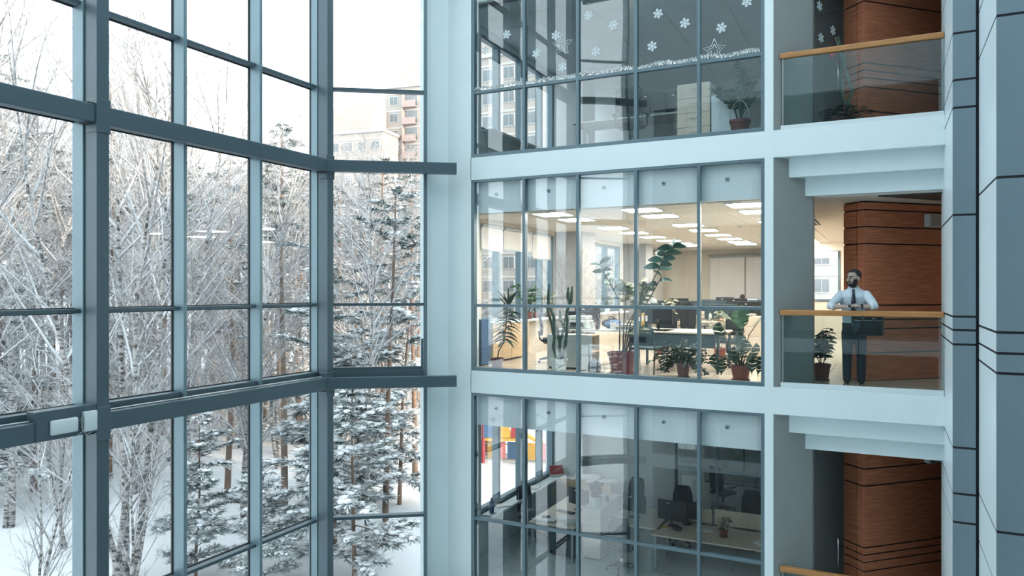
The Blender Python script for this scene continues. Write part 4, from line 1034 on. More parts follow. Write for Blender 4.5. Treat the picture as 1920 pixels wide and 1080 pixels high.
at(papers('white papers on the tall pale cabinet behind the plant', 4, 0.34, 0.26, 58), -5.36, 15.3, ZB + 1.04)
at(pen_cup('black pen cup on the tall pale cabinet'), -5.26, 15.02, ZB + 1.04)
at(task_chair('curved-back black chair behind the tall pale cabinet', 0.12), -5.25, 16.55, ZB, R(-20))
at(desk('pale desk right of the tall cabinet in the bottom office', 1.1, 1.35, 0.73, 'desk_top', square=0.05), -4.58, 15.30, ZB)
at(monitor('black monitor beside the tall pale cabinet', 0.54, hgt=0.36), -4.72, 15.2, ZB + 0.73, R(165))
at(papers('papers lying beside the tall pale cabinet', 4, 0.36, 0.26, 59), -5.0, 14.85, ZB + 0.73)
at(task_chair('black swivel chair at the front of the bottom office', 0.10, True), -4.62, 14.05, ZB, R(185))
at(desk('long pale desk along the right panes of the bottom office', 2.35, 1.05, 0.73, 'desk_top', square=0.055), -2.92, 14.80, ZB)
at(monitor('large black monitor at the left end of the long pale desk', 0.62, hgt=0.40), -3.86, 14.98, ZB + 0.73, R(170))
at(monitor('second black monitor behind the large one on the long pale desk', 0.56, hgt=0.36), -3.62, 15.22, ZB + 0.73, R(190))
at(screen_panel('short oak screen behind the monitors of the long desk', 0.50, 0.32, 'desk_top'), -3.40, 15.36, ZB + 0.73)
at(screen_panel('long oak screen along the back of the long desk', 1.35, 0.34, 'desk_top'), -2.42, 15.36, ZB + 0.73)
at(bag_heap('small jumble of cables and gloves on the long desk', 'black_fabric', 8, 0.09), -3.70, 14.72, ZB + 0.73)
at(papers('yellow and white notes beside the large monitor', 4, 0.12, 0.09, 60, ms=('yellow_card', 'paper', 'pink_card')), -3.95, 14.70, ZB + 0.73)
at(papers('white sheet lying in the middle of the long desk', 2, 0.30, 0.21, 61), -3.20, 14.95, ZB + 0.73)
at(papers('white sheets at the right end of the long desk', 3, 0.32, 0.22, 62), -2.02, 14.62, ZB + 0.73)
at(task_chair('black chair with round back behind the second monitor', 0.16), -3.95, 16.15, ZB, R(10))
at(task_chair('black high-backed chair behind the long oak screen', 0.14), -2.62, 16.5, ZB, R(-8))
at(cabinet('dim grey cabinet behind the glazed partition, left one', 1.1, 0.5, 1.35, 'grey_plaster', 'concrete', 2), -4.1, 21.8, ZB)
at(cabinet('dim grey cabinet behind the glazed partition, right one', 1.1, 0.5, 1.35, 'grey_plaster', 'concrete', 2), -2.96, 21.8, ZB)
at(desk('desk in the dim room behind the glazed partition', 1.6, 0.8, 0.73, 'concrete'), -3.2, 19.6, ZB)
at(task_chair('black chair in the dim room behind the glazed partition', 0.15), -3.6, 18.9, ZB, R(150))
at(bag_heap('rolled pale bundle on the dim left cabinet', 'paper', 12, 0.2), -4.1, 21.75, ZB + 1.35)

# ------------------------------------------------------------------ top office
ZT = 4.0
at(task_chair('black mesh high-backed chair close to the glass of the top office', 0.06, True, True), -4.10, 12.98, ZT, R(190))
at(desk('white desk behind the mesh chair in the top office', 2.3, 0.75, 0.74, 'laminate'), -4.25, 13.75, ZT)
at(monitor('dark monitor on the white desk of the top office, left one', 0.52, hgt=0.36), -3.95, 13.70, ZT + 0.74, R(185))
at(monitor('dark monitor on the white desk of the top office, right one', 0.52, hgt=0.36), -3.45, 13.80, ZT + 0.74, R(170))
at(cabinet('cream drawer cabinet by the glass of the top office', 0.56, 0.5, 1.05, 'laminate', 'desk_top', 0, 4), -2.93, 13.02, ZT)
at(cabinet('pale blue low cabinet between the drawers and the potted plant', 0.50, 0.5, 0.80, 'white_paint', 'white_paint', 1), -2.38, 13.02, ZT)
at(bag_heap('dark bundle lying on the pale blue cabinet', 'black_fabric', 15, 0.13), -2.45, 13.05, ZT + 0.80)

# ------------------------------------------------------------------ fittings on the lower beam
s = thing('control_box', 'long white control box on the lower steel beam beside the post', 'control box', (-8.945, 5.66, -0.14))
MB().rbox(0, 0.05, -0.17, 0.17, -0.09, 0.09, 0.02).build('casing', 'white_plastic', s, True)
MB().tube([(0.02, 0.17, 0.02), (0.045, 0.20, 0.07), (0.04, 0.21, -0.02), (0.045, 0.22, -0.10), (0.02, 0.16, -0.15)], 0.006, 6).build('cable', 'metal_grey', s)
s = thing('control_box', 'square white control box beside the cable loop on the lower beam', 'control box', (-8.945, 5.98, -0.125))
MB().rbox(0, 0.065, -0.085, 0.085, -0.125, 0.125, 0.014).build('casing', 'white_plastic', s, True)
MB().tube([(0.03, -0.085, 0.05), (0.05, -0.11, 0.09), (0.05, -0.115, -0.06), (0.04, -0.05, -0.17), (0.03, 0.03, -0.13)], 0.006, 6).build('cable', 'metal_grey', s)

# ------------------------------------------------------------------ winter decorations on the top panes
def flake_mesh(r, th=0.004):
    m = MB()
    for k in range(6):
        a = k * math.pi / 3
        M = Matrix.Rotation(a, 4, 'Y')
        st = len(m.v)
        m.box(-0.10 * r, 0.10 * r, -th, 0, 0, r)
        for zz, l in ((0.45 * r, 0.34 * r), (0.72 * r, 0.26 * r)):
            for sx in (-1, 1):
                o = len(m.v); m.box(-0.07 * r, 0.07 * r, -th, 0, 0, l)
                m.v[o:] = [tuple(Matrix.Translation((0, 0, zz)) @ Matrix.Rotation(sx * R(55), 4, 'Y') @ Vector(p)) for p in m.v[o:]]
        m.xform(M, st)
    return m.mesh('snowflake_sticker', 'sticker')
fm = flake_mesh(0.085)
FL = [(-6.24, 6.23), (-5.26, 6.06), (-4.64, 6.31), (-4.18, 6.07), (-3.4, 6.14), (-2.95, 5.91), (-2.36, 5.74), (-1.96, 6.09), (-3.5, 5.61), (-5.13, 5.48), (-5.64, 5.79), (-6.69, 6.0), (-4.5, 5.66)]
WHERE = ['high on the first pane', 'high on the second pane', 'highest on the third pane', 'beside the third mullion', 'high on the fourth pane', 'right on the fourth pane', 'low on the fifth pane', 'highest on the fifth pane', 'low on the fourth pane', 'low on the second pane', 'left on the second pane', 'left edge of the first pane', 'low on the third pane']
for (x, z), wh in zip(FL, WHERE):
    o = inst('snowflake_sticker', fm, None, (x, 12.2485, z), (0, random.Random(x).uniform(-0.4, 0.4), 0))
    tag(o, 'white six-armed snowflake sticker, %s of the top office' % wh, 'sticker', 'snowflake stickers')
def star(x, z, r, label):
    t = thing('paper_star', label, 'star', (x, 12.246, z))
    for rr, nm in ((r, 'outer_outline'), (r * 0.55, 'inner_outline')):
        pts = []
        for k in range(11):
            a = k * math.pi / 5; q = rr if k % 2 == 0 else rr * 0.45
            pts.append((q * math.sin(a), -0.004, q * math.cos(a)))
        MB().tube(pts, 0.005, 5).build(nm, 'sticker', t)
star(-2.47, 5.39, 0.19, 'white paper star standing on the tinsel of the fifth pane')
star(-5.13, 5.87, 0.20, 'white paper star hanging on the second pane')
rt = random.Random(9); tm = MB()
for k in range(2600):
    x = rt.uniform(-6.9, -1.74); a = rt.uniform(0, 6.28); e = rt.uniform(-0.6, 0.6); l = rt.uniform(0.02, 0.05)
    c = Vector((x, 12.228, 5.285 + 0.014 * math.sin(x * 9))); d = Vector((math.sin(e), -abs(math.cos(a)) * 0.6, math.sin(a))) * l; w = Vector((0.004, 0.002, 0.002))
    tm.face([c - w, c + w, c + d + w * 0.6, c + d - w * 0.6])
tag(tm.build('tinsel_garland', 'tinsel'), 'silver tinsel garland lying along the transom of the top office', 'garland')
# glazed doors of the top and bottom halls
for n, (z, nm) in enumerate(((4.0, 'top'), (-4.0, 'bottom'))):
    dn = thing('door_%d' % (n + 1), 'glazed hall door beside the timber core on the %s storey' % nm, None, (-1.02, 13.12, z), math.atan2(0.76, 0.38), kind='structure')
    MB().box(0, 0.86, -0.006, 0.006, 0.02, 2.98).build('pane', 'clear_glass', dn)
    MB().box(0, 0.86, -0.02, 0.02, 0, 0.03).build('bottom_rail', 'metal_grey', dn)
    MB().tube([(0.60, -0.05, 0.85), (0.60, -0.05, 1.35)], 0.013, 8).build('handle', 'chrome', dn, True)
    if n == 0:
        for k, (x, zz) in enumerate(((0.10, 2.18), (0.50, 1.86), (0.14, 1.66))):
            o = inst('snowflake_sticker', fm, None, (-1.02 + x * 0.447 + 0.012, 13.12 + x * 0.894 - 0.006, z + zz), (0, 0, math.atan2(0.76, 0.38)))
            tag(o, 'white snowflake sticker on the glass door of the top hall, %s' % ('highest', 'right one', 'lowest')[k], 'sticker', 'snowflake stickers')
# ------------------------------------------------------------------ potted plants
def leaf_pts(base, d, length, width, droop, roll=0.0, n=6, fold=0.12, prof=None):
    """curved blade: rows of left, rib, right points"""
    d = Vector(d).normalized(); s = d.cross(Vector((0, 0, 1)))
    s = s.normalized() if s.length > 1e-3 else Vector((1, 0, 0))
    s = Matrix.Rotation(roll, 3, d) @ s; u = s.cross(d)
    p = Vector(base); rows = []
    for i in range(n + 1):
        t = i / n; w = width * 0.5 * (prof(t) if prof else math.sin(math.pi * (0.06 + 0.92 * t)) ** 0.8)
        up = u * (w * fold * 2)
        rows.append((p - s * w + up, p.copy(), p + s * w + up))
        d = (d + Vector((0, 0, -droop / n))).normalized(); p = p + d * (length / n)
    return rows
def add_leaf(m, *a, **k):
    rows = leaf_pts(*a, **k); o = len(m.v)
    for r in rows: m.v.extend([tuple(q) for q in r])
    for i in range(len(rows) - 1):
        b = o + i * 3; m.f += [(b, b + 1, b + 4, b + 3), (b + 1, b + 2, b + 5, b + 4)]
    return m
def pot(t, r, h, m, saucer=True, ribs=False, taper=0.72):
    n = 24
    if ribs:
        rings = []
        for (rr, z) in ((r * taper, 0), (r * (taper + 0.06), h * 0.1), (r * 0.95, h * 0.82), (r * 1.03, h * 0.85), (r * 1.03, h), (r * 0.92, h), (r * 0.88, h * 0.86)):
            rings.append([((rr * (1 + (0.02 if k % 2 else -0.02))) * math.cos(2 * math.pi * k / 36), (rr * (1 + (0.02 if k % 2 else -0.02))) * math.sin(2 * math.pi * k / 36), z) for k in range(36)])
        p = MB().quad_strip(rings, True, True).build('pot', m, t)
    else:
        p = MB().lathe([(r * taper, 0), (r * 0.95, h * 0.80), (r * 0.96, h * 0.83), (r * 1.04, h * 0.85), (r * 1.05, h), (r * 0.94, h), (r * 0.90, h * 0.86)], n=n).build('pot', m, t, False)
    MB().lathe([(0, h * 0.88), (r * 0.9, h * 0.88), (r * 0.9, h * 0.87)], n=18).build('soil', 'soil', t)
    if saucer: MB().lathe([(0, 0.0), (r * 0.86, 0.0), (r * 0.95, h * 0.10), (r * 0.90, h * 0.10), (r * 0.80, 0.012), (0, 0.012)], n=n).build('saucer', m, p)
    return h * 0.88
def plant(name, label, loc, rz=0.0): return thing(name, label, 'plant', loc, rz)

# corn-plant with long drooping blades, small brown pot
rp = random.Random(2)
t = plant('dracaena', 'lanky plant with long drooping dark leaves in a small brown pot, next to the pier', (-6.75, 12.84, 0))
z0 = pot(t, 0.125, 0.19, 'brown_pot')
stem = [Vector(p) for p in ((0, 0, z0 - 0.03), (0.03, 0, 0.32), (0.14, 0.01, 0.52), (0.19, 0.0, 0.80), (0.20, 0.02, 1.10), (0.22, 0.02, 1.28))]
MB().tube(stem, [0.013, 0.012, 0.012, 0.011, 0.01, 0.008], 7).build('stem', 'stem_brown', t, True)
for k in range(58):
    s = 0.38 + 0.62 * k / 57; f = s * 5; i = min(int(f), 4); b = stem[i].lerp(stem[i + 1], f - i); a = k * 2.4 + rp.uniform(-0.3, 0.3)
    up = -0.1 + 0.5 * s if s < 0.85 else 1.4
    add_leaf(MB(), b, (math.cos(a), math.sin(a) * 0.8, up), rp.uniform(0.26, 0.42), 0.048, 1.1 if s < 0.85 else 0.3, rp.choice((-1, 1)) * rp.uniform(0.2, 1.2)).build('leaf', 'leaf_dark', t, True)

# candelabra cactus in a ribbed white pot
t = plant('cactus', 'branching upright cactus in a ribbed white pot inside the glass', (-5.46, 12.86, 0))
z0 = pot(t, 0.165, 0.23, 'white_pot', False, True)
def cactus_arm(path, r, m='stem_green'):
    pts = [Vector(p) for p in path]; rings = []
    fine = []
    for i in range(len(pts) - 1):
        for k in range(4): fine.append(pts[i].lerp(pts[i + 1], k / 4))
    fine.append(pts[-1])
    for i, p in enumerate(fine):
        rr = r * (1.0 if i < len(fine) - 2 else 0.55) * (1 + 0.12 * math.sin(i * 1.7))
        rings.append([(p.x + rr * (1.35 if k % 2 else 0.62) * math.cos(math.pi * k / 4), p.y + rr * (1.35 if k % 2 else 0.62) * math.sin(math.pi * k / 4), p.z) for k in range(8)])
    return MB().quad_strip(rings, True, True)
ARMS = [((-0.02, 0, 0.18), (-0.11, 0, 0.42), (-0.08, 0, 0.70), (-0.10, 0.0, 1.0), (-0.22, 0.02, 1.30), (-0.20, 0.02, 1.62)), ((0.02, 0, 0.18), (0.02, 0, 0.55), (0.10, 0.02, 0.80), (0.16, 0.02, 1.12), (0.24, 0.02, 1.30), (0.26, 0.02, 1.58)),
        ((0.04, 0.02, 0.18), (0.12, 0.03, 0.48), (0.15, 0.02, 0.72), (0.17, 0.0, 0.95), (0.16, 0.0, 1.12)), ((-0.10, 0, 0.66), (-0.16, 0.03, 0.90), (-0.24, 0.03, 1.12), (-0.24, 0.04, 1.45)), ((0.10, 0.02, 0.80), (0.02, 0.04, 0.95), (0.0, 0.05, 1.12)),
        ((0.22, 0.02, 1.25), (0.17, 0.04, 1.36), (0.17, 0.05, 1.56)), ((0.02, -0.02, 0.55), (0.0, -0.05, 0.72), (-0.03, -0.06, 0.90))]
for a in ARMS: cactus_arm(a, 0.024).build('stem', 'stem_green', t)
lm = MB()
for k in range(70):
    a = rp.choice(ARMS); j = rp.randrange(1, len(a) - 1); b = Vector(a[j]).lerp(Vector(a[j + 1]), rp.random()); an = rp.uniform(0, 6.28)
    add_leaf(lm, b, (math.cos(an), math.sin(an), 0.5), rp.uniform(0.05, 0.09), 0.025, 0.4, n=3)
tag(lm.build('leaflets', 'leaf_dark', t, True), kind='stuff')

# rubber plant with variegated companion in the big dark red pot
t = plant('rubber_plant', 'tall rubber plant with big glossy leaves in the large dark red pot', (-4.24, 12.90, 0))
z0 = pot(t, 0.255, 0.40, 'dark_red_pot', True, False, 0.76)
stems = [[(-0.05, 0, z0 - 0.03), (-0.05, 0.02, 0.9), (-0.08, 0.02, 1.35), (-0.28, 0.0, 1.72), (-0.42, 0, 2.0)],
         [(0.02, 0, z0 - 0.03), (0.10, 0, 0.9), (0.38, 0, 1.35), (0.66, 0, 1.85), (0.78, 0, 2.12), (0.95, 0, 2.28)],
         [(0.05, 0.02, z0 - 0.03), (0.20, 0.02, 0.85), (0.55, 0.02, 1.45), (0.72, 0.02, 1.75)],
         [(0.0, 0.04, z0 - 0.03), (0.02, 0.04, 0.9), (0.06, 0.05, 1.45), (0.04, 0.05, 1.62)],
         [(0.10, 0.0, z0 - 0.03), (0.22, -0.02, 0.62), (0.36, -0.02, 0.88)],
         [(0.03, 0.03, z0 - 0.03), (0.14, 0.05, 0.9), (0.34, 0.05, 1.35), (0.36, 0.05, 1.62)]]
LEAFS = [(0, 0.62, 12, 0.21, 0.085, 'leaf_blue'), (1, 0.62, 15, 0.26, 0.125, 'leaf_blue'), (2, 0.75, 4, 0.22, 0.11, 'leaf_blue'), (3, 0.58, 20, 0.19, 0.095, 'leaf_varieg'), (4, 0.7, 9, 0.22, 0.05, 'leaf_varieg'), (5, 0.52, 24, 0.19, 0.10, 'leaf_varieg')]
for si, st in enumerate(stems):
    pts = [Vector(p) for p in st]; MB().tube(pts, [0.014 - 0.0016 * i for i in range(len(pts))], 7).build('stem', 'stem_brown', t, True)
    _, s0, n, L_, W_, mm = LEAFS[si]
    for k in range(n):
        s = s0 + (1 - s0) * k / max(1, n - 1); f = s * (len(pts) - 1); i = min(int(f), len(pts) - 2); b = pts[i].lerp(pts[i + 1], f - i); a = k * 2.3 + si
        add_leaf(MB(), b, (math.cos(a), 0.7 * math.sin(a), 0.35 + 0.6 * (k == n - 1)), L_ * rp.uniform(0.85, 1.2), W_ * 1.1, 0.6, rp.choice((-1, 1)) * rp.uniform(0.5, 1.4), fold=0.08).build('leaf', mm, t, True)

# bushy shrub
t = plant('shrub', 'bushy small-leaved shrub in a brown pot between the red pot and the monstera', (-3.11, 12.80, 0))
pot(t, 0.12, 0.26, 'brown_pot')
lm = MB(); sm = MB()
for k in range(46):
    a = rp.uniform(0, 6.28); l = rp.uniform(0.26, 0.55); e = rp.uniform(-0.1, 1.2)
    q = curve_path(rp, (0.03 * math.cos(a), 0.03 * math.sin(a), 0.24), (math.cos(a) * math.cos(e), 0.6 * math.sin(a) * math.cos(e), math.sin(e) + 0.35), l + 0.10, 6, 0.10, -0.20)
    sm.tube(q, 0.004, 4, False)
    for j in range(40):
        f = (0.2 + 0.8 * rp.random()) * 6; i = min(int(f), 5); b = q[i].lerp(q[i + 1], f - i); an = rp.uniform(0, 6.28)
        add_leaf(lm, b, (math.cos(an), math.sin(an), rp.uniform(-0.3, 0.5)), rp.uniform(0.05, 0.075), 0.036, 0.5, rp.uniform(-1.4, 1.4), n=2)
tag(lm.build('foliage', 'leaf_dark', t, True), kind='stuff'); tag(sm.build('twigs', 'stem_brown', t), kind='stuff')

# monstera
def monstera_leaf(size):
    m = MB(); n = 5
    for sx in (-1, 1):
        for k in range(n):
            a0 = R(-52 + k * 31); a1 = R(-52 + k * 31 + 25)
            if k == n - 1: a1 = R(90)
            b0 = Vector((0, -0.02 + 0.13 * k * size / 0.3 * 0.9, 0)); b1 = Vector((0, b0.y + 0.11 * size / 0.3, 0))
            def rim(a): 
                r = size * (0.86 + 0.22 * math.sin(a))
                return Vector((sx * r * math.cos(a) * 0.62, size * 0.42 + r * math.sin(a) * 0.72, -0.16 * size * math.cos(a) ** 2))
            mid = lambda a, f, bb: bb.lerp(rim(a), f) + Vector((0, 0, 0.05 * size * math.sin(math.pi * f)))
            rows = [[mid(a0 + (a1 - a0) * j / 2, f, b0.lerp(b1, j / 2)) for j in range(3)] for f in (0.0, 0.4, 0.75, 1.0)]
            o = len(m.v)
            for r in rows: m.v.extend([tuple(q) for q in r])
            for i in range(3):
                for j in range(2):
                    q = o + i * 3 + j; m.f.append((q, q + 1, q + 4, q + 3))
    return m
t = plant('monstera', 'monstera with large slit leaves in a terracotta pot at the right end of the glass', (-2.16, 12.86, 0))
z0 = pot(t, 0.165, 0.26, 'terracotta')
ML = [(-0.02, -0.02, 1.18, 0.26, 200, 60), (0.02, -0.05, 1.25, 0.27, 160, 75), (-0.36, -0.02, 0.95, 0.24, 230, 65), (-0.30, 0.0, 1.15, 0.20, 260, 40), (0.08, -0.08, 0.68, 0.24, 170, 50), (0.26, -0.05, 0.62, 0.24, 130, 60), (0.30, 0.0, 0.40, 0.20, 140, 85), (0.20, -0.10, 0.42, 0.19, 180, 80), (-0.42, -0.06, 0.42, 0.18, 220, 80), (-0.30, -0.1, 0.33, 0.16, 190, 85), (0.36, 0.05, 1.12, 0.16, 110, 50), (-0.10, -0.1, 0.55, 0.2, 210, 70), (0.0, -0.1, 0.80, 0.2, 180, 55)]
for k, (x, y, z, sz, az, tilt) in enumerate(ML):
    st = MB().tube([(0.02 * math.cos(k), 0.02 * math.sin(k), z0 - 0.02), (x * 0.35, y * 0.3 + 0.04, z0 + (z - z0) * 0.6), (x, y, z)], [0.009, 0.008, 0.006], 6).build('stalk', 'stem_green', t, True)
    o = monstera_leaf(sz).xform(Matrix.Translation((x, y, z)) @ Matrix.Rotation(R(az), 4, 'Z') @ Matrix.Rotation(R(-tilt), 4, 'X')).build('leaf', 'leaf_mid' if k in (0, 1, 3, 10) else 'leaf_dark', t, True)
for k in range(8):
    a = k * 0.8; MB().tube([(0.10 * math.cos(a), 0.10 * math.sin(a), z0 + 0.05), (0.2 * math.cos(a), 0.12 * math.sin(a), 0.33), (0.23 * math.cos(a), 0.14 * math.sin(a), 0.20)], 0.004, 5).build('aerial_root', 'stem_brown', t)

# plants on the side window sill of the middle office
def leafy(name, label, loc, h, spread, n, L_, W_, m, potm, pr=0.10, ph=0.16, stems=3, seed=1, each=False):
    rnd = random.Random(seed); t = plant(name, label, loc); z0 = pot(t, pr, ph, potm); lm = MB()
    for s in range(stems):
        a = 6.28 * s / stems + rnd.random(); q = curve_path(rnd, (0.02 * math.cos(a), 0.02 * math.sin(a), z0 - 0.01), (math.cos(a) * spread, math.sin(a) * spread, 1), (h - z0) * rnd.uniform(0.8, 1.05), 6, 0.08, 0.03)
        MB().tube(q, [0.009 - 0.0009 * i for i in range(7)], 6).build('stem', 'stem_brown', t, True)
        for k in range(n):
            f = (0.25 + 0.75 * (k + 0.5) / n) * 6; i = min(int(f), 5); b = q[i].lerp(q[i + 1], f - i); an = k * 2.4 + s
            mm = MB() if each else lm
            add_leaf(mm, b, (math.cos(an), math.sin(an), 0.35), L_ * rnd.uniform(0.75, 1.2), W_, 0.8, rnd.choice((-1, 1)) * rnd.uniform(0.2, 1.3), n=4)
            if each: mm.build('leaf', m, t, True)
    if not each: tag(lm.build('foliage', m, t, True), kind='stuff')
    return t
leafy('ficus', 'leafy ficus on the side window sill beside the second blind', (-7.33, 15.45, 0.85), 0.85, 0.35, 16, 0.17, 0.075, 'leaf_mid', 'terracotta', 0.10, 0.16, 4, 3, True)
leafy('sill_plant', 'small flowering plant in a terracotta pot on the side sill', (-7.36, 15.95, 0.85), 0.34, 0.4, 6, 0.08, 0.05, 'leaf_mid', 'terracotta', 0.075, 0.13, 3, 4)
leafy('sill_plant', 'upright yellowish plant in a terracotta pot before the concrete pillar', (-7.36, 16.70, 0.85), 0.62, 0.35, 14, 0.12, 0.05, 'leaf_varieg', 'terracotta', 0.085, 0.14, 4, 5)
leafy('sill_plant', 'broad-leaved plant on the far side sill beyond the concrete pillar', (-7.36, 19.35, 0.85), 0.80, 0.3, 10, 0.2, 0.09, 'leaf_blue', 'terracotta', 0.10, 0.15, 3, 6)
leafy('sill_plant', 'feathery plant on the far side sill farther back', (-7.36, 21.0, 0.85), 0.55, 0.4, 12, 0.12, 0.03, 'leaf_mid', 'white_pot', 0.09, 0.14, 4, 7)
leafy('desk_plant', 'yellow-green plant among the far oak desks', (-4.7, 17.2, 0.0), 1.30, 0.16, 14, 0.16, 0.08, 'leaf_varieg', 'terracotta', 0.14, 0.24, 5, 8)
leafy('desk_plant', 'pale leafy plant beside the cream drawers', (-3.25, 16.7, 0.0), 1.12, 0.18, 14, 0.13, 0.07, 'leaf_varieg', 'terracotta', 0.13, 0.24, 4, 9)
# bottom office plants
leafy('ficus', 'dense dark plant in a pale pot on the tall pale cabinet', (-5.36, 14.62, ZB + 1.04), 0.50, 0.22, 40, 0.075, 0.045, 'leaf_dark', 'white_pot', 0.13, 0.19, 7, 10)
leafy('pothos', 'pale variegated plant in a red square pot on the long desk', (-2.80, 14.75, ZB + 0.73), 0.42, 0.45, 8, 0.13, 0.065, 'leaf_varieg', 'terracotta', 0.09, 0.15, 4, 11, True)
# hall plants
leafy('ficus', 'dark leafy plant in a brown pot behind the middle balustrade', (-0.95, 13.48, 0.0), 0.92, 0.30, 26, 0.13, 0.055, 'leaf_dark', 'terracotta', 0.14, 0.28, 6, 12)

# tall feather-leaved plant on the top storey
t = plant('zamioculcas', 'glossy feathered plant in a brown pot at the right end of the top glass', (-2.13, 12.62, 4.0))
z0 = pot(t, 0.165, 0.30, 'brown_pot', False)
for k, (dx, dy, h) in enumerate(((0.0, 0.02, 1.30), (0.12, 0.0, 1.12), (-0.42, 0.0, 0.86), (-0.30, 0.02, 0.72), (0.26, 0.0, 0.72), (0.20, 0.05, 0.92), (-0.10, 0.03, 0.82))):
    pts = [Vector((0.03 * math.cos(k), 0.03 * math.sin(k), z0 - 0.02)), Vector((dx * 0.25, dy, z0 + (h - z0) * 0.45)), Vector((dx * 0.6, dy, z0 + (h - z0) * 0.78)), Vector((dx, dy, h))]
    st = MB().tube(pts, [0.017, 0.014, 0.010, 0.005], 7).build('stalk', 'stem_green', t, True)
    for j in range(18):
        s = 0.38 + 0.60 * j / 17; f = s * 3; i = min(int(f), 2); b = pts[i].lerp(pts[i + 1], f - i); dd = (pts[i + 1] - pts[i]).normalized()
        sd = -1 if j % 2 else 1
        add_leaf(MB(), b, Vector((sd * 0.9, -0.25, 0.25)) + dd * 0.35, 0.11, 0.058, 0.3, rp.choice((-1, 1)) * rp.uniform(0.5, 1.3), n=4).build('leaflet', 'leaf_dark', t, True)
MB().tube([(0.16 * math.cos(math.pi * k / 12), -0.03, 0.26 + 0.36 * math.sin(math.pi * k / 12)) for k in range(13)], 0.008, 7).build('support_hoop', 'metal_grey', t, True)
# flowering cactus with leafy underplanting behind the top balustrade
t = plant('cactus', 'tall cactus with a red flower and leafy underplanting behind the top balustrade', (-0.62, 12.74, 4.0))
z0 = pot(t, 0.17, 0.20, 'brown_pot')
for a in (((0.06, 0, 0.16), (0.10, 0, 0.40), (0.16, 0, 0.62), (0.10, 0, 0.85), (0.02, 0, 1.15), (-0.08, 0, 1.48)), ((0.10, 0, 0.38), (0.02, 0.02, 0.55), (0.02, 0.02, 0.80), (0.0, 0.02, 1.05)), ((0.04, 0, 1.05), (0.0, 0.02, 1.25), (-0.04, 0.03, 1.50)), ((0.05, 0, 1.0), (0.06, 0.01, 1.12), (0.05, 0.01, 1.26))):
    cactus_arm(a, 0.022).build('stem', 'stem_green', t)
MB().ball((-0.12, -0.03, 1.22), 0.045, 0.04, 0.06, 2).build('flower', 'flower_red', t, True)
lm = MB()
for k in range(240):
    a = rp.uniform(0, 6.28); r_ = rp.uniform(0.0, 0.32)
    add_leaf(lm, (r_ * math.cos(a) * 1.1 + 0.05, r_ * math.sin(a) * 0.5, 0.14 + rp.uniform(0, 0.26) * (1 - r_)), (math.cos(a), math.sin(a) * 0.5, 0.5), rp.uniform(0.06, 0.11), 0.055, 0.8, n=3)
tag(lm.build('underplanting', 'leaf_dark', t, True), kind='stuff')
# ------------------------------------------------------------------ people
def ell_ring(c, ax, ay, rx, ry, n=16): return [Vector(c) + ax * (rx * math.cos(2 * math.pi * k / n)) + ay * (ry * math.sin(2 * math.pi * k / n)) for k in range(n)]
def limb(m, pts, rads, n=14, flat=1.0):
    """tapered limb with round ends"""
    pts = [Vector(p) for p in pts]
    P = []; Q = []
    for i in range(len(pts) - 1):
        for k in range(4):
            s = k / 4; P.append(pts[i].lerp(pts[i + 1], s)); Q.append(rads[i] + (rads[i + 1] - rads[i]) * s)
    P.append(pts[-1]); Q.append(rads[-1])
    m.tube(P, Q, n, True)
    m.ball(tuple(P[0]), Q[0], sub=2); m.ball(tuple(P[-1]), Q[-1], sub=2)
    for p, r in zip(pts[1:-1], rads[1:-1]): m.ball(tuple(p), r, sub=2)
def torso(m, rows):
    """rows of (x, y, z, half width, half depth)"""
    m.loft([ell_ring((x, y, z), Vector((1, 0, 0)), Vector((0, 1, 0)), w, d, 20) for x, y, z, w, d in rows])
def fuse(m, name, material, parent, voxel, smooth_it=3):
    o = m.build(name, material)
    md = o.modifiers.new('r', 'REMESH'); md.mode = 'VOXEL'; md.voxel_size = voxel; md.use_smooth_shade = True
    sm = o.modifiers.new('s', 'SMOOTH'); sm.factor = 0.5; sm.iterations = smooth_it
    dg = bpy.context.evaluated_depsgraph_get(); dg.update()
    me = bpy.data.meshes.new_from_object(o.evaluated_get(dg)); old = o.data
    o.modifiers.clear(); o.data = me; bpy.data.meshes.remove(old)
    me.name = name; me.polygons.foreach_set('use_smooth', [True] * len(me.polygons))
    if not me.materials: me.materials.append(MATS[material])
    o.parent = parent
    return o
def head_parts(m, H):
    """H: head frame, face towards -y, origin at the head centre"""
    st = len(m.v)
    m.ball((0, 0.012, 0.030), 0.076, 0.096, 0.088, 3)
    m.ball((0, -0.022, -0.045), 0.060, 0.070, 0.072, 3)
    m.ball((0, -0.058, -0.090), 0.032, 0.030, 0.026, 2)
    m.tube([(0, -0.088, 0.020), (0, -0.104, -0.008), (0, -0.112, -0.028)], [0.009, 0.012, 0.015], 8)
    m.ball((0, -0.104, -0.030), 0.017, 0.015, 0.012, 2)
    m.ball((0, -0.080, 0.030), 0.058, 0.016, 0.012, 2)
    for sx in (-1, 1):
        m.ball((sx * 0.078, 0.012, -0.008), 0.010, 0.020, 0.032, 2)
        m.ball((sx * 0.040, -0.070, -0.022), 0.022, 0.020, 0.018, 2)
    m.ball((0, -0.092, -0.060), 0.024, 0.011, 0.008, 2)
    m.xform(H, st)
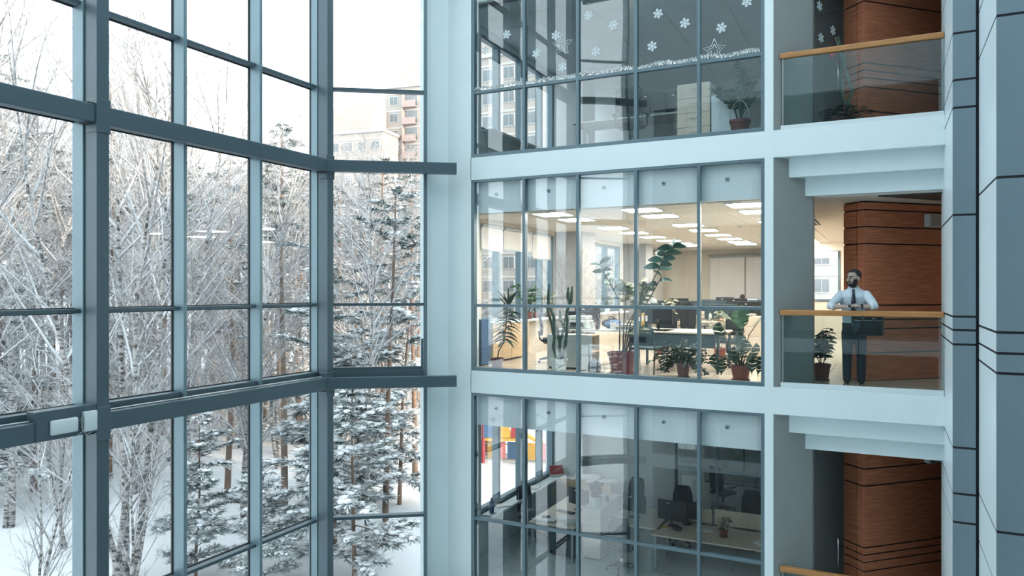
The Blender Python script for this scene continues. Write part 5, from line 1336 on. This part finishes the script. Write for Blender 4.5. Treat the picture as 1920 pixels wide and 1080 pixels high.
def shell(fn, az0, az1, lat_of, n=22, k=8, th=0.007):
    """patch of hair: fn(az, lat, r) gives a point, lat_of(az) the lat range"""
    m = MB(); rows = []
    for i in range(n + 1):
        az = az0 + (az1 - az0) * i / n; a, b = lat_of(az)
        rows.append([(az, a + (b - a) * j / k, math.sin(math.pi * j / k) ** 0.3 if 0 < j < k else 0) for j in range(k + 1)])
    o = len(m.v); w = k + 1
    for r in rows: m.v += [tuple(fn(az, la, 1 + th * 10 * e)) for az, la, e in r]
    o2 = len(m.v)
    for r in rows: m.v += [tuple(fn(az, la, 0.94)) for az, la, e in r]
    for i in range(n):
        for j in range(k):
            q = i * w + j
            m.f.append((o + q, o + q + 1, o + q + w + 1, o + q + w)); m.f.append((o2 + q, o2 + q + w, o2 + q + w + 1, o2 + q + 1))
    for i in range(n):
        for j in (0, k):
            q = i * w + j; m.f.append((o + q, o + q + w, o2 + q + w, o2 + q))
    for i in (0, n):
        for j in range(k):
            q = i * w + j; m.f.append((o + q, o + q + 1, o2 + q + 1, o2 + q))
    return m
def hair_cap(H, m, parent, front=0.62, back=-0.55):
    def fn(az, la, r): return H @ Vector((0.078 * r * math.cos(la) * math.sin(az), 0.014 - 0.098 * r * math.cos(la) * math.cos(az), 0.030 + 0.092 * r * math.sin(la)))
    def lat(az):
        c = math.cos(az)
        lo = front if c > 0.55 else (0.05 if c > -0.1 else back)
        if 0.3 < c <= 0.55: lo = front - (0.55 - c) / 0.25 * (front - 0.05)
        return lo, math.pi / 2 - 0.01
    return shell(fn, -math.pi, math.pi, lat, 30, 9, 0.010).build('hair', m, parent, True)

def rod(m, a, b, r): limb(m, [a, b], [r, r * 0.9], 10)
def hand(m, wrist, knuck, up, curl=1.0, thumb_side=1, spread=0.019):
    """palm from wrist to knuckles with four curled fingers and a thumb leaving the side of the palm"""
    w = Vector(wrist); k = Vector(knuck); f = (k - w).normalized(); u = Vector(up).normalized(); s = f.cross(u).normalized(); u = s.cross(f)
    for j in (-1.5, -0.5, 0.5, 1.5): limb(m, [w + s * j * 0.012, k + s * j * spread], [0.016, 0.0115], 10)
    for j, ln in zip((-1.5, -0.5, 0.5, 1.5), (0.058, 0.076, 0.082, 0.074)):
        p = k + s * j * spread; d = f.copy(); r = 0.0095; q = [p]
        for seg in (0.45, 0.32, 0.23):
            d = (Matrix.Rotation(-0.75 * curl, 3, s) @ d).normalized(); q.append(q[-1] + d * ln * seg)
        limb(m, q, [0.0098, 0.0092, 0.0085, 0.0075], 10)
    b = w.lerp(k, 0.30) + s * thumb_side * 0.026
    d1 = (f * 0.75 + s * thumb_side * 0.65 - u * 0.25).normalized(); d2 = (f * 0.95 - u * 0.35 - s * thumb_side * 0.1).normalized()
    limb(m, [b, b + d1 * 0.034, b + d1 * 0.034 + d2 * 0.032], [0.0125, 0.011, 0.0085], 10)

man = thing('person', 'bearded man in pale shirt and dark tie leaning on the middle balustrade, holding a phone', 'person', (-0.43, 12.66, 0))
H = Matrix.Translation((0.0, -0.135, 1.694)) @ Matrix.Rotation(R(-40), 4, 'Z') @ Matrix.Rotation(R(3), 4, 'X') @ Matrix.Diagonal((1.08, 1.08, 1.10, 1))
EL, ER = Vector((-0.315, -0.305, 1.258)), Vector((0.285, -0.30, 1.258))
WL, WR = Vector((-0.085, -0.375, 1.262)), Vector((0.100, -0.375, 1.268))
b = MB()
head_parts(b, H)
limb(b, [(0, -0.085, 1.46), (0, -0.105, 1.56), (0, -0.115, 1.63)], [0.062, 0.054, 0.055])
torso(b, [(0, 0.03, 0.90, 0.14, 0.10), (0, 0.02, 1.05, 0.135, 0.09), (0, -0.03, 1.25, 0.14, 0.09), (0, -0.075, 1.40, 0.14, 0.085), (0, -0.085, 1.47, 0.10, 0.06)])
for sx, E, W in ((-1, EL, WL), (1, ER, WR)):
    limb(b, [(sx * 0.15, -0.085, 1.42), sx * Vector((0.01, 0, 0)) + Vector((sx * 0.15, -0.085, 1.42)).lerp(E, 0.55), E, E.lerp(W, 0.35), W], [0.042, 0.036, 0.038, 0.041, 0.026])
    limb(b, [(sx * 0.085, 0.03, 0.92), (sx * 0.10, 0.01, 0.50), (sx * 0.10, 0.04, 0.10)], [0.075, 0.050, 0.036])
    limb(b, [(sx * 0.10, 0.05, 0.055), (sx * 0.115, -0.11, 0.045)], [0.034, 0.028])
hand(b, WL, WL + Vector((0.075, -0.012, 0.018)), (0, -0.3, 1), 0.75, 1)
hand(b, WR, WR + Vector((-0.072, -0.004, 0.026)), (0, -0.3, 1), 0.85, -1)
fuse(b, 'body', 'skin', man, 0.0062, 2)
hair_cap(H, 'hair', man)
def jaw(az, la, r): return H @ Vector((0.0665 * r * math.cos(la) * math.sin(az), -0.022 - 0.078 * r * math.cos(la) * math.cos(az), -0.046 + 0.080 * r * math.sin(la)))
def beard_lat(az):
    c = math.cos(az); return -1.45, (-0.42 if c > 0.93 else (-0.30 if c > 0.6 else 0.10 + (0.6 - c) * 0.9))
shell(jaw, -1.75, 1.75, beard_lat, 26, 8, 0.008).build('beard', 'hair', man, True)
mo = MB().tube([(-0.030, -0.092, -0.060), (-0.016, -0.104, -0.047), (0, -0.108, -0.045), (0.016, -0.104, -0.047), (0.030, -0.092, -0.060)], [0.006, 0.008, 0.007, 0.008, 0.006], 8)
mo.xform(H).build('moustache', 'hair', man, True)
for sx in (-1, 1):
    e = MB().ball((sx * 0.030, -0.0855, 0.004), 0.0105, 0.007, 0.0048, 2).xform(H).build('eye', 'white_plastic', man, True)
    MB().ball((sx * 0.030, -0.0905, 0.004), 0.0056, 0.0035, 0.0046, 2).xform(H).build('iris', 'black_plastic', e, True)
    MB().tube([(sx * 0.012, -0.098, 0.024), (sx * 0.032, -0.096, 0.031), (sx * 0.052, -0.080, 0.024)], [0.004, 0.0055, 0.003], 6).xform(H).build('eyebrow', 'hair', man, True)
# shirt with rolled sleeves
s = MB()
torso(s, [(0, 0.025, 0.955, 0.163, 0.118), (0, 0.022, 1.05, 0.162, 0.115), (0, -0.01, 1.18, 0.175, 0.122), (0, -0.045, 1.30, 0.202, 0.128), (0, -0.075, 1.41, 0.212, 0.122), (0, -0.085, 1.475, 0.192, 0.098), (0, -0.090, 1.515, 0.130, 0.078), (0, -0.094, 1.545, 0.072, 0.066)])
for sx, E, W in ((-1, EL, WL), (1, ER, WR)):
    sh_ = Vector((sx * 0.172, -0.080, 1.440))
    limb(s, [sh_, sh_.lerp(E, 0.55) + Vector((sx * 0.012, 0.008, 0)), E + Vector((sx * 0.006, 0.01, 0.012)), E.lerp(W, 0.16) + Vector((0, 0, 0.008))], [0.072, 0.064, 0.056, 0.052])
fuse(s, 'shirt', 'shirt', man, 0.008, 4)
for sx, E, W in ((-1, EL, WL), (1, ER, WR)):
    d = (W - E).normalized(); c = E.lerp(W, 0.17) + Vector((0, 0, 0.006))
    MB().tube([c - d * 0.018, c + d * 0.020], [0.058, 0.057], 16).build('rolled_cuff', 'shirt', man, True)
for sx in (-1, 1):                                   # collar wings
    MB().loft([[Vector((sx * x, y, z)) for x, y, z in r] for r in (((0.005, -0.172, 1.505), (0.075, -0.100, 1.545), (0.070, -0.085, 1.575), (0.003, -0.168, 1.538)), ((0.042, -0.192, 1.480), (0.087, -0.105, 1.530), (0.078, -0.09, 1.570), (0.006, -0.178, 1.538)))]).build('collar', 'shirt', man)
tie = [(0, -0.180, 1.522, 0.021), (0, -0.192, 1.490, 0.016), (0, -0.206, 1.43, 0.024), (0, -0.210, 1.34, 0.032), (0, -0.180, 1.22, 0.038), (0.01, -0.145, 1.08, 0.041), (0.01, -0.135, 1.00, 0.040), (0.01, -0.135, 0.955, 0.004)]
MB().loft([[(x - w, y + 0.006, z), (x, y - 0.006, z), (x + w, y + 0.006, z), (x, y + 0.012, z)] for x, y, z, w in tie]).build('tie', 'tie', man)
# trousers, belt, shoes
p = MB()
torso(p, [(0, 0.03, 0.80, 0.150, 0.105), (0, 0.03, 0.90, 0.172, 0.125), (0, 0.025, 0.985, 0.167, 0.120)])
for sx in (-1, 1):
    limb(p, [(sx * 0.083, 0.03, 0.86), (sx * 0.092, 0.015, 0.68), (sx * 0.10, 0.005, 0.50), (sx * 0.10, 0.03, 0.28), (sx * 0.10, 0.035, 0.125)], [0.100, 0.086, 0.069, 0.066, 0.060])
fuse(p, 'trousers', 'trousers', man, 0.009, 4)
bl = MB().loft([ell_ring((0, 0.025, z), Vector((1, 0, 0)), Vector((0, 1, 0)), 0.172, 0.126, 28) for z in (0.972, 1.005)]).build('belt', 'leather', man)
MB().rbox(-0.028, 0.028, -0.112, -0.104, 0.968, 1.010, 0.004).build('buckle', 'chrome', bl)
for sx in (-1, 1):
    q = MB()
    rows = [(0.085, 0.030, 0.060), (0.05, 0.038, 0.085), (0.0, 0.040, 0.085), (-0.06, 0.044, 0.070), (-0.12, 0.046, 0.052), (-0.165, 0.038, 0.042), (-0.195, 0.020, 0.030)]
    q.loft([[(sx * (0.105 + 0.12 * max(0, -y) * 0.6) + w * math.cos(2 * math.pi * k / 14), y, 0.012 + h * (0.5 + 0.5 * math.sin(2 * math.pi * k / 14))) for k in range(14)] for y, w, h in rows])
    sho = q.build('shoe', 'shoe', man, True)
    MB().loft([[(sx * (0.105 + 0.12 * max(0, -y) * 0.6) - w, y, 0), (sx * (0.105 + 0.12 * max(0, -y) * 0.6) + w, y, 0), (sx * (0.105 + 0.12 * max(0, -y) * 0.6) + w, y, 0.016), (sx * (0.105 + 0.12 * max(0, -y) * 0.6) - w, y, 0.016)] for y, w, h in rows]).build('sole', 'black_plastic', sho)
dw = (WR - ER).normalized(); cw = ER.lerp(WR, 0.90)
wt = MB().tube([cw - dw * 0.011, cw + dw * 0.011], 0.033, 16).build('watch_strap', 'leather', man, True)
MB().lathe([(0, 0), (0.019, 0), (0.019, 0.008), (0, 0.009)], n=16).xform(Matrix.Translation(cw + Vector((0, -0.026, 0.020))) @ Matrix.Rotation(R(48), 4, 'X')).build('watch_case', 'screen', wt, True)
phn = thing('mobile_phone', 'dark mobile phone in the hands of the man on the balcony', 'phone', (-0.425, 12.258, 1.272), 0.1)
MB().rbox(-0.07, 0.07, -0.036, 0.036, -0.004, 0.005, 0.003).xform(Matrix.Rotation(R(28), 4, 'X')).build('body', 'black_plastic', phn)
MB().box(-0.062, 0.062, -0.032, 0.032, 0.0052, 0.0058).xform(Matrix.Rotation(R(28), 4, 'X')).build('screen', 'screen', phn)

# briefcase hanging from his forearm
bc = thing('briefcase', 'black leather briefcase hanging behind the glass below the man\'s forearm', 'briefcase', (-0.225, 12.455, 0.825), R(-3))
MB().rbox(-0.205, 0.205, -0.045, 0.045, 0, 0.285, 0.018).build('body', 'leather', bc)
MB().rbox(-0.185, 0.185, -0.056, -0.044, 0.02, 0.215, 0.008).build('front_pocket', 'leather', bc)
MB().tube([(-0.185, -0.049, 0.232), (0.0, -0.049, 0.228), (0.195, -0.049, 0.232)], 0.004, 6).build('zip', 'chrome', bc)
MB().rbox(-0.215, -0.203, -0.03, 0.03, 0.20, 0.25, 0.004).build('side_tab', 'leather', bc)
for x in (-0.075, 0.075):
    MB().tube([(x - 0.018, -0.052, 0.275), (x - 0.016, -0.054, 0.252), (x + 0.016, -0.054, 0.252), (x + 0.018, -0.052, 0.275)], 0.0045, 6).build('ring', 'chrome', bc)
for y in (-0.035, 0.035):
    MB().tube([(-0.075, y, 0.27), (-0.06, y * 0.9, 0.36), (0.0, y * 0.6 - 0.02, 0.40), (0.06, y * 0.9, 0.36), (0.075, y, 0.27)], 0.008, 8).build('handle', 'leather', bc, True)
fl = MB()
fl.loft([[(x, y, z) for x, y, z in r] for r in (((-0.20, -0.050, 0.225), (-0.10, -0.060, 0.225), (-0.10, -0.052, 0.225)), ((-0.195, -0.058, 0.11), (-0.11, -0.070, 0.11), (-0.11, -0.055, 0.11)), ((-0.19, -0.050, 0.02), (-0.175, -0.056, 0.02), (-0.17, -0.048, 0.02)))])
fl.build('shoulder_flap', 'slate_plastic', bc, True)

# colleague at the far end of the middle office
cg = thing('person', 'dark haired colleague seated far back in the middle office, seen from behind', 'person', (-4.30, 25.9, 0), R(180))
b = MB(); H2 = Matrix.Translation((0, -0.04, 1.24))
head_parts(b, H2)
limb(b, [(0, 0.0, 0.98), (0, -0.02, 1.16)], [0.06, 0.055])
torso(b, [(0, 0.0, 0.46, 0.17, 0.12), (0, 0.0, 0.70, 0.16, 0.11), (0, 0.0, 0.90, 0.18, 0.11), (0, 0.0, 1.0, 0.15, 0.08), (0, 0, 1.05, 0.07, 0.06)])
for sx in (-1, 1):
    limb(b, [(sx * 0.18, 0, 0.95), (sx * 0.24, -0.10, 0.72), (sx * 0.14, -0.33, 0.77)], [0.05, 0.042, 0.03])
    hand(b, (sx * 0.14, -0.33, 0.77), (sx * 0.13, -0.41, 0.77), (0, 0, 1), 0.35, -sx)
    limb(b, [(sx * 0.09, 0, 0.52), (sx * 0.11, -0.42, 0.52), (sx * 0.11, -0.42, 0.10)], [0.08, 0.06, 0.045])
    limb(b, [(sx * 0.11, -0.40, 0.05), (sx * 0.12, -0.56, 0.05)], [0.045, 0.04])
fuse(b, 'body', 'skin', cg, 0.009, 2)
s = MB()
torso(s, [(0, 0.0, 0.50, 0.185, 0.135), (0, 0.0, 0.70, 0.18, 0.13), (0, 0.0, 0.90, 0.20, 0.13), (0, 0.0, 1.0, 0.165, 0.095), (0, 0, 1.05, 0.08, 0.07)])
for sx in (-1, 1): limb(s, [(sx * 0.18, 0, 0.95), (sx * 0.24, -0.10, 0.72), (sx * 0.17, -0.26, 0.76)], [0.068, 0.058, 0.046])
fuse(s, 'shirt', 'shirt', cg, 0.011, 3)
hair_cap(H2, 'brown_hair', cg)
at(task_chair('black office chair under the far colleague', 0.0, True), -4.30, 25.95, 0, R(180))
at(desk('far oak desk before the seated colleague', 1.5, 0.8), -4.30, 26.75, 0)
at(monitor('lit monitor facing the seated colleague', 0.58, lit=True, hgt=0.36), -4.25, 26.95, 0.74)
bpy.context.view_layer.update()
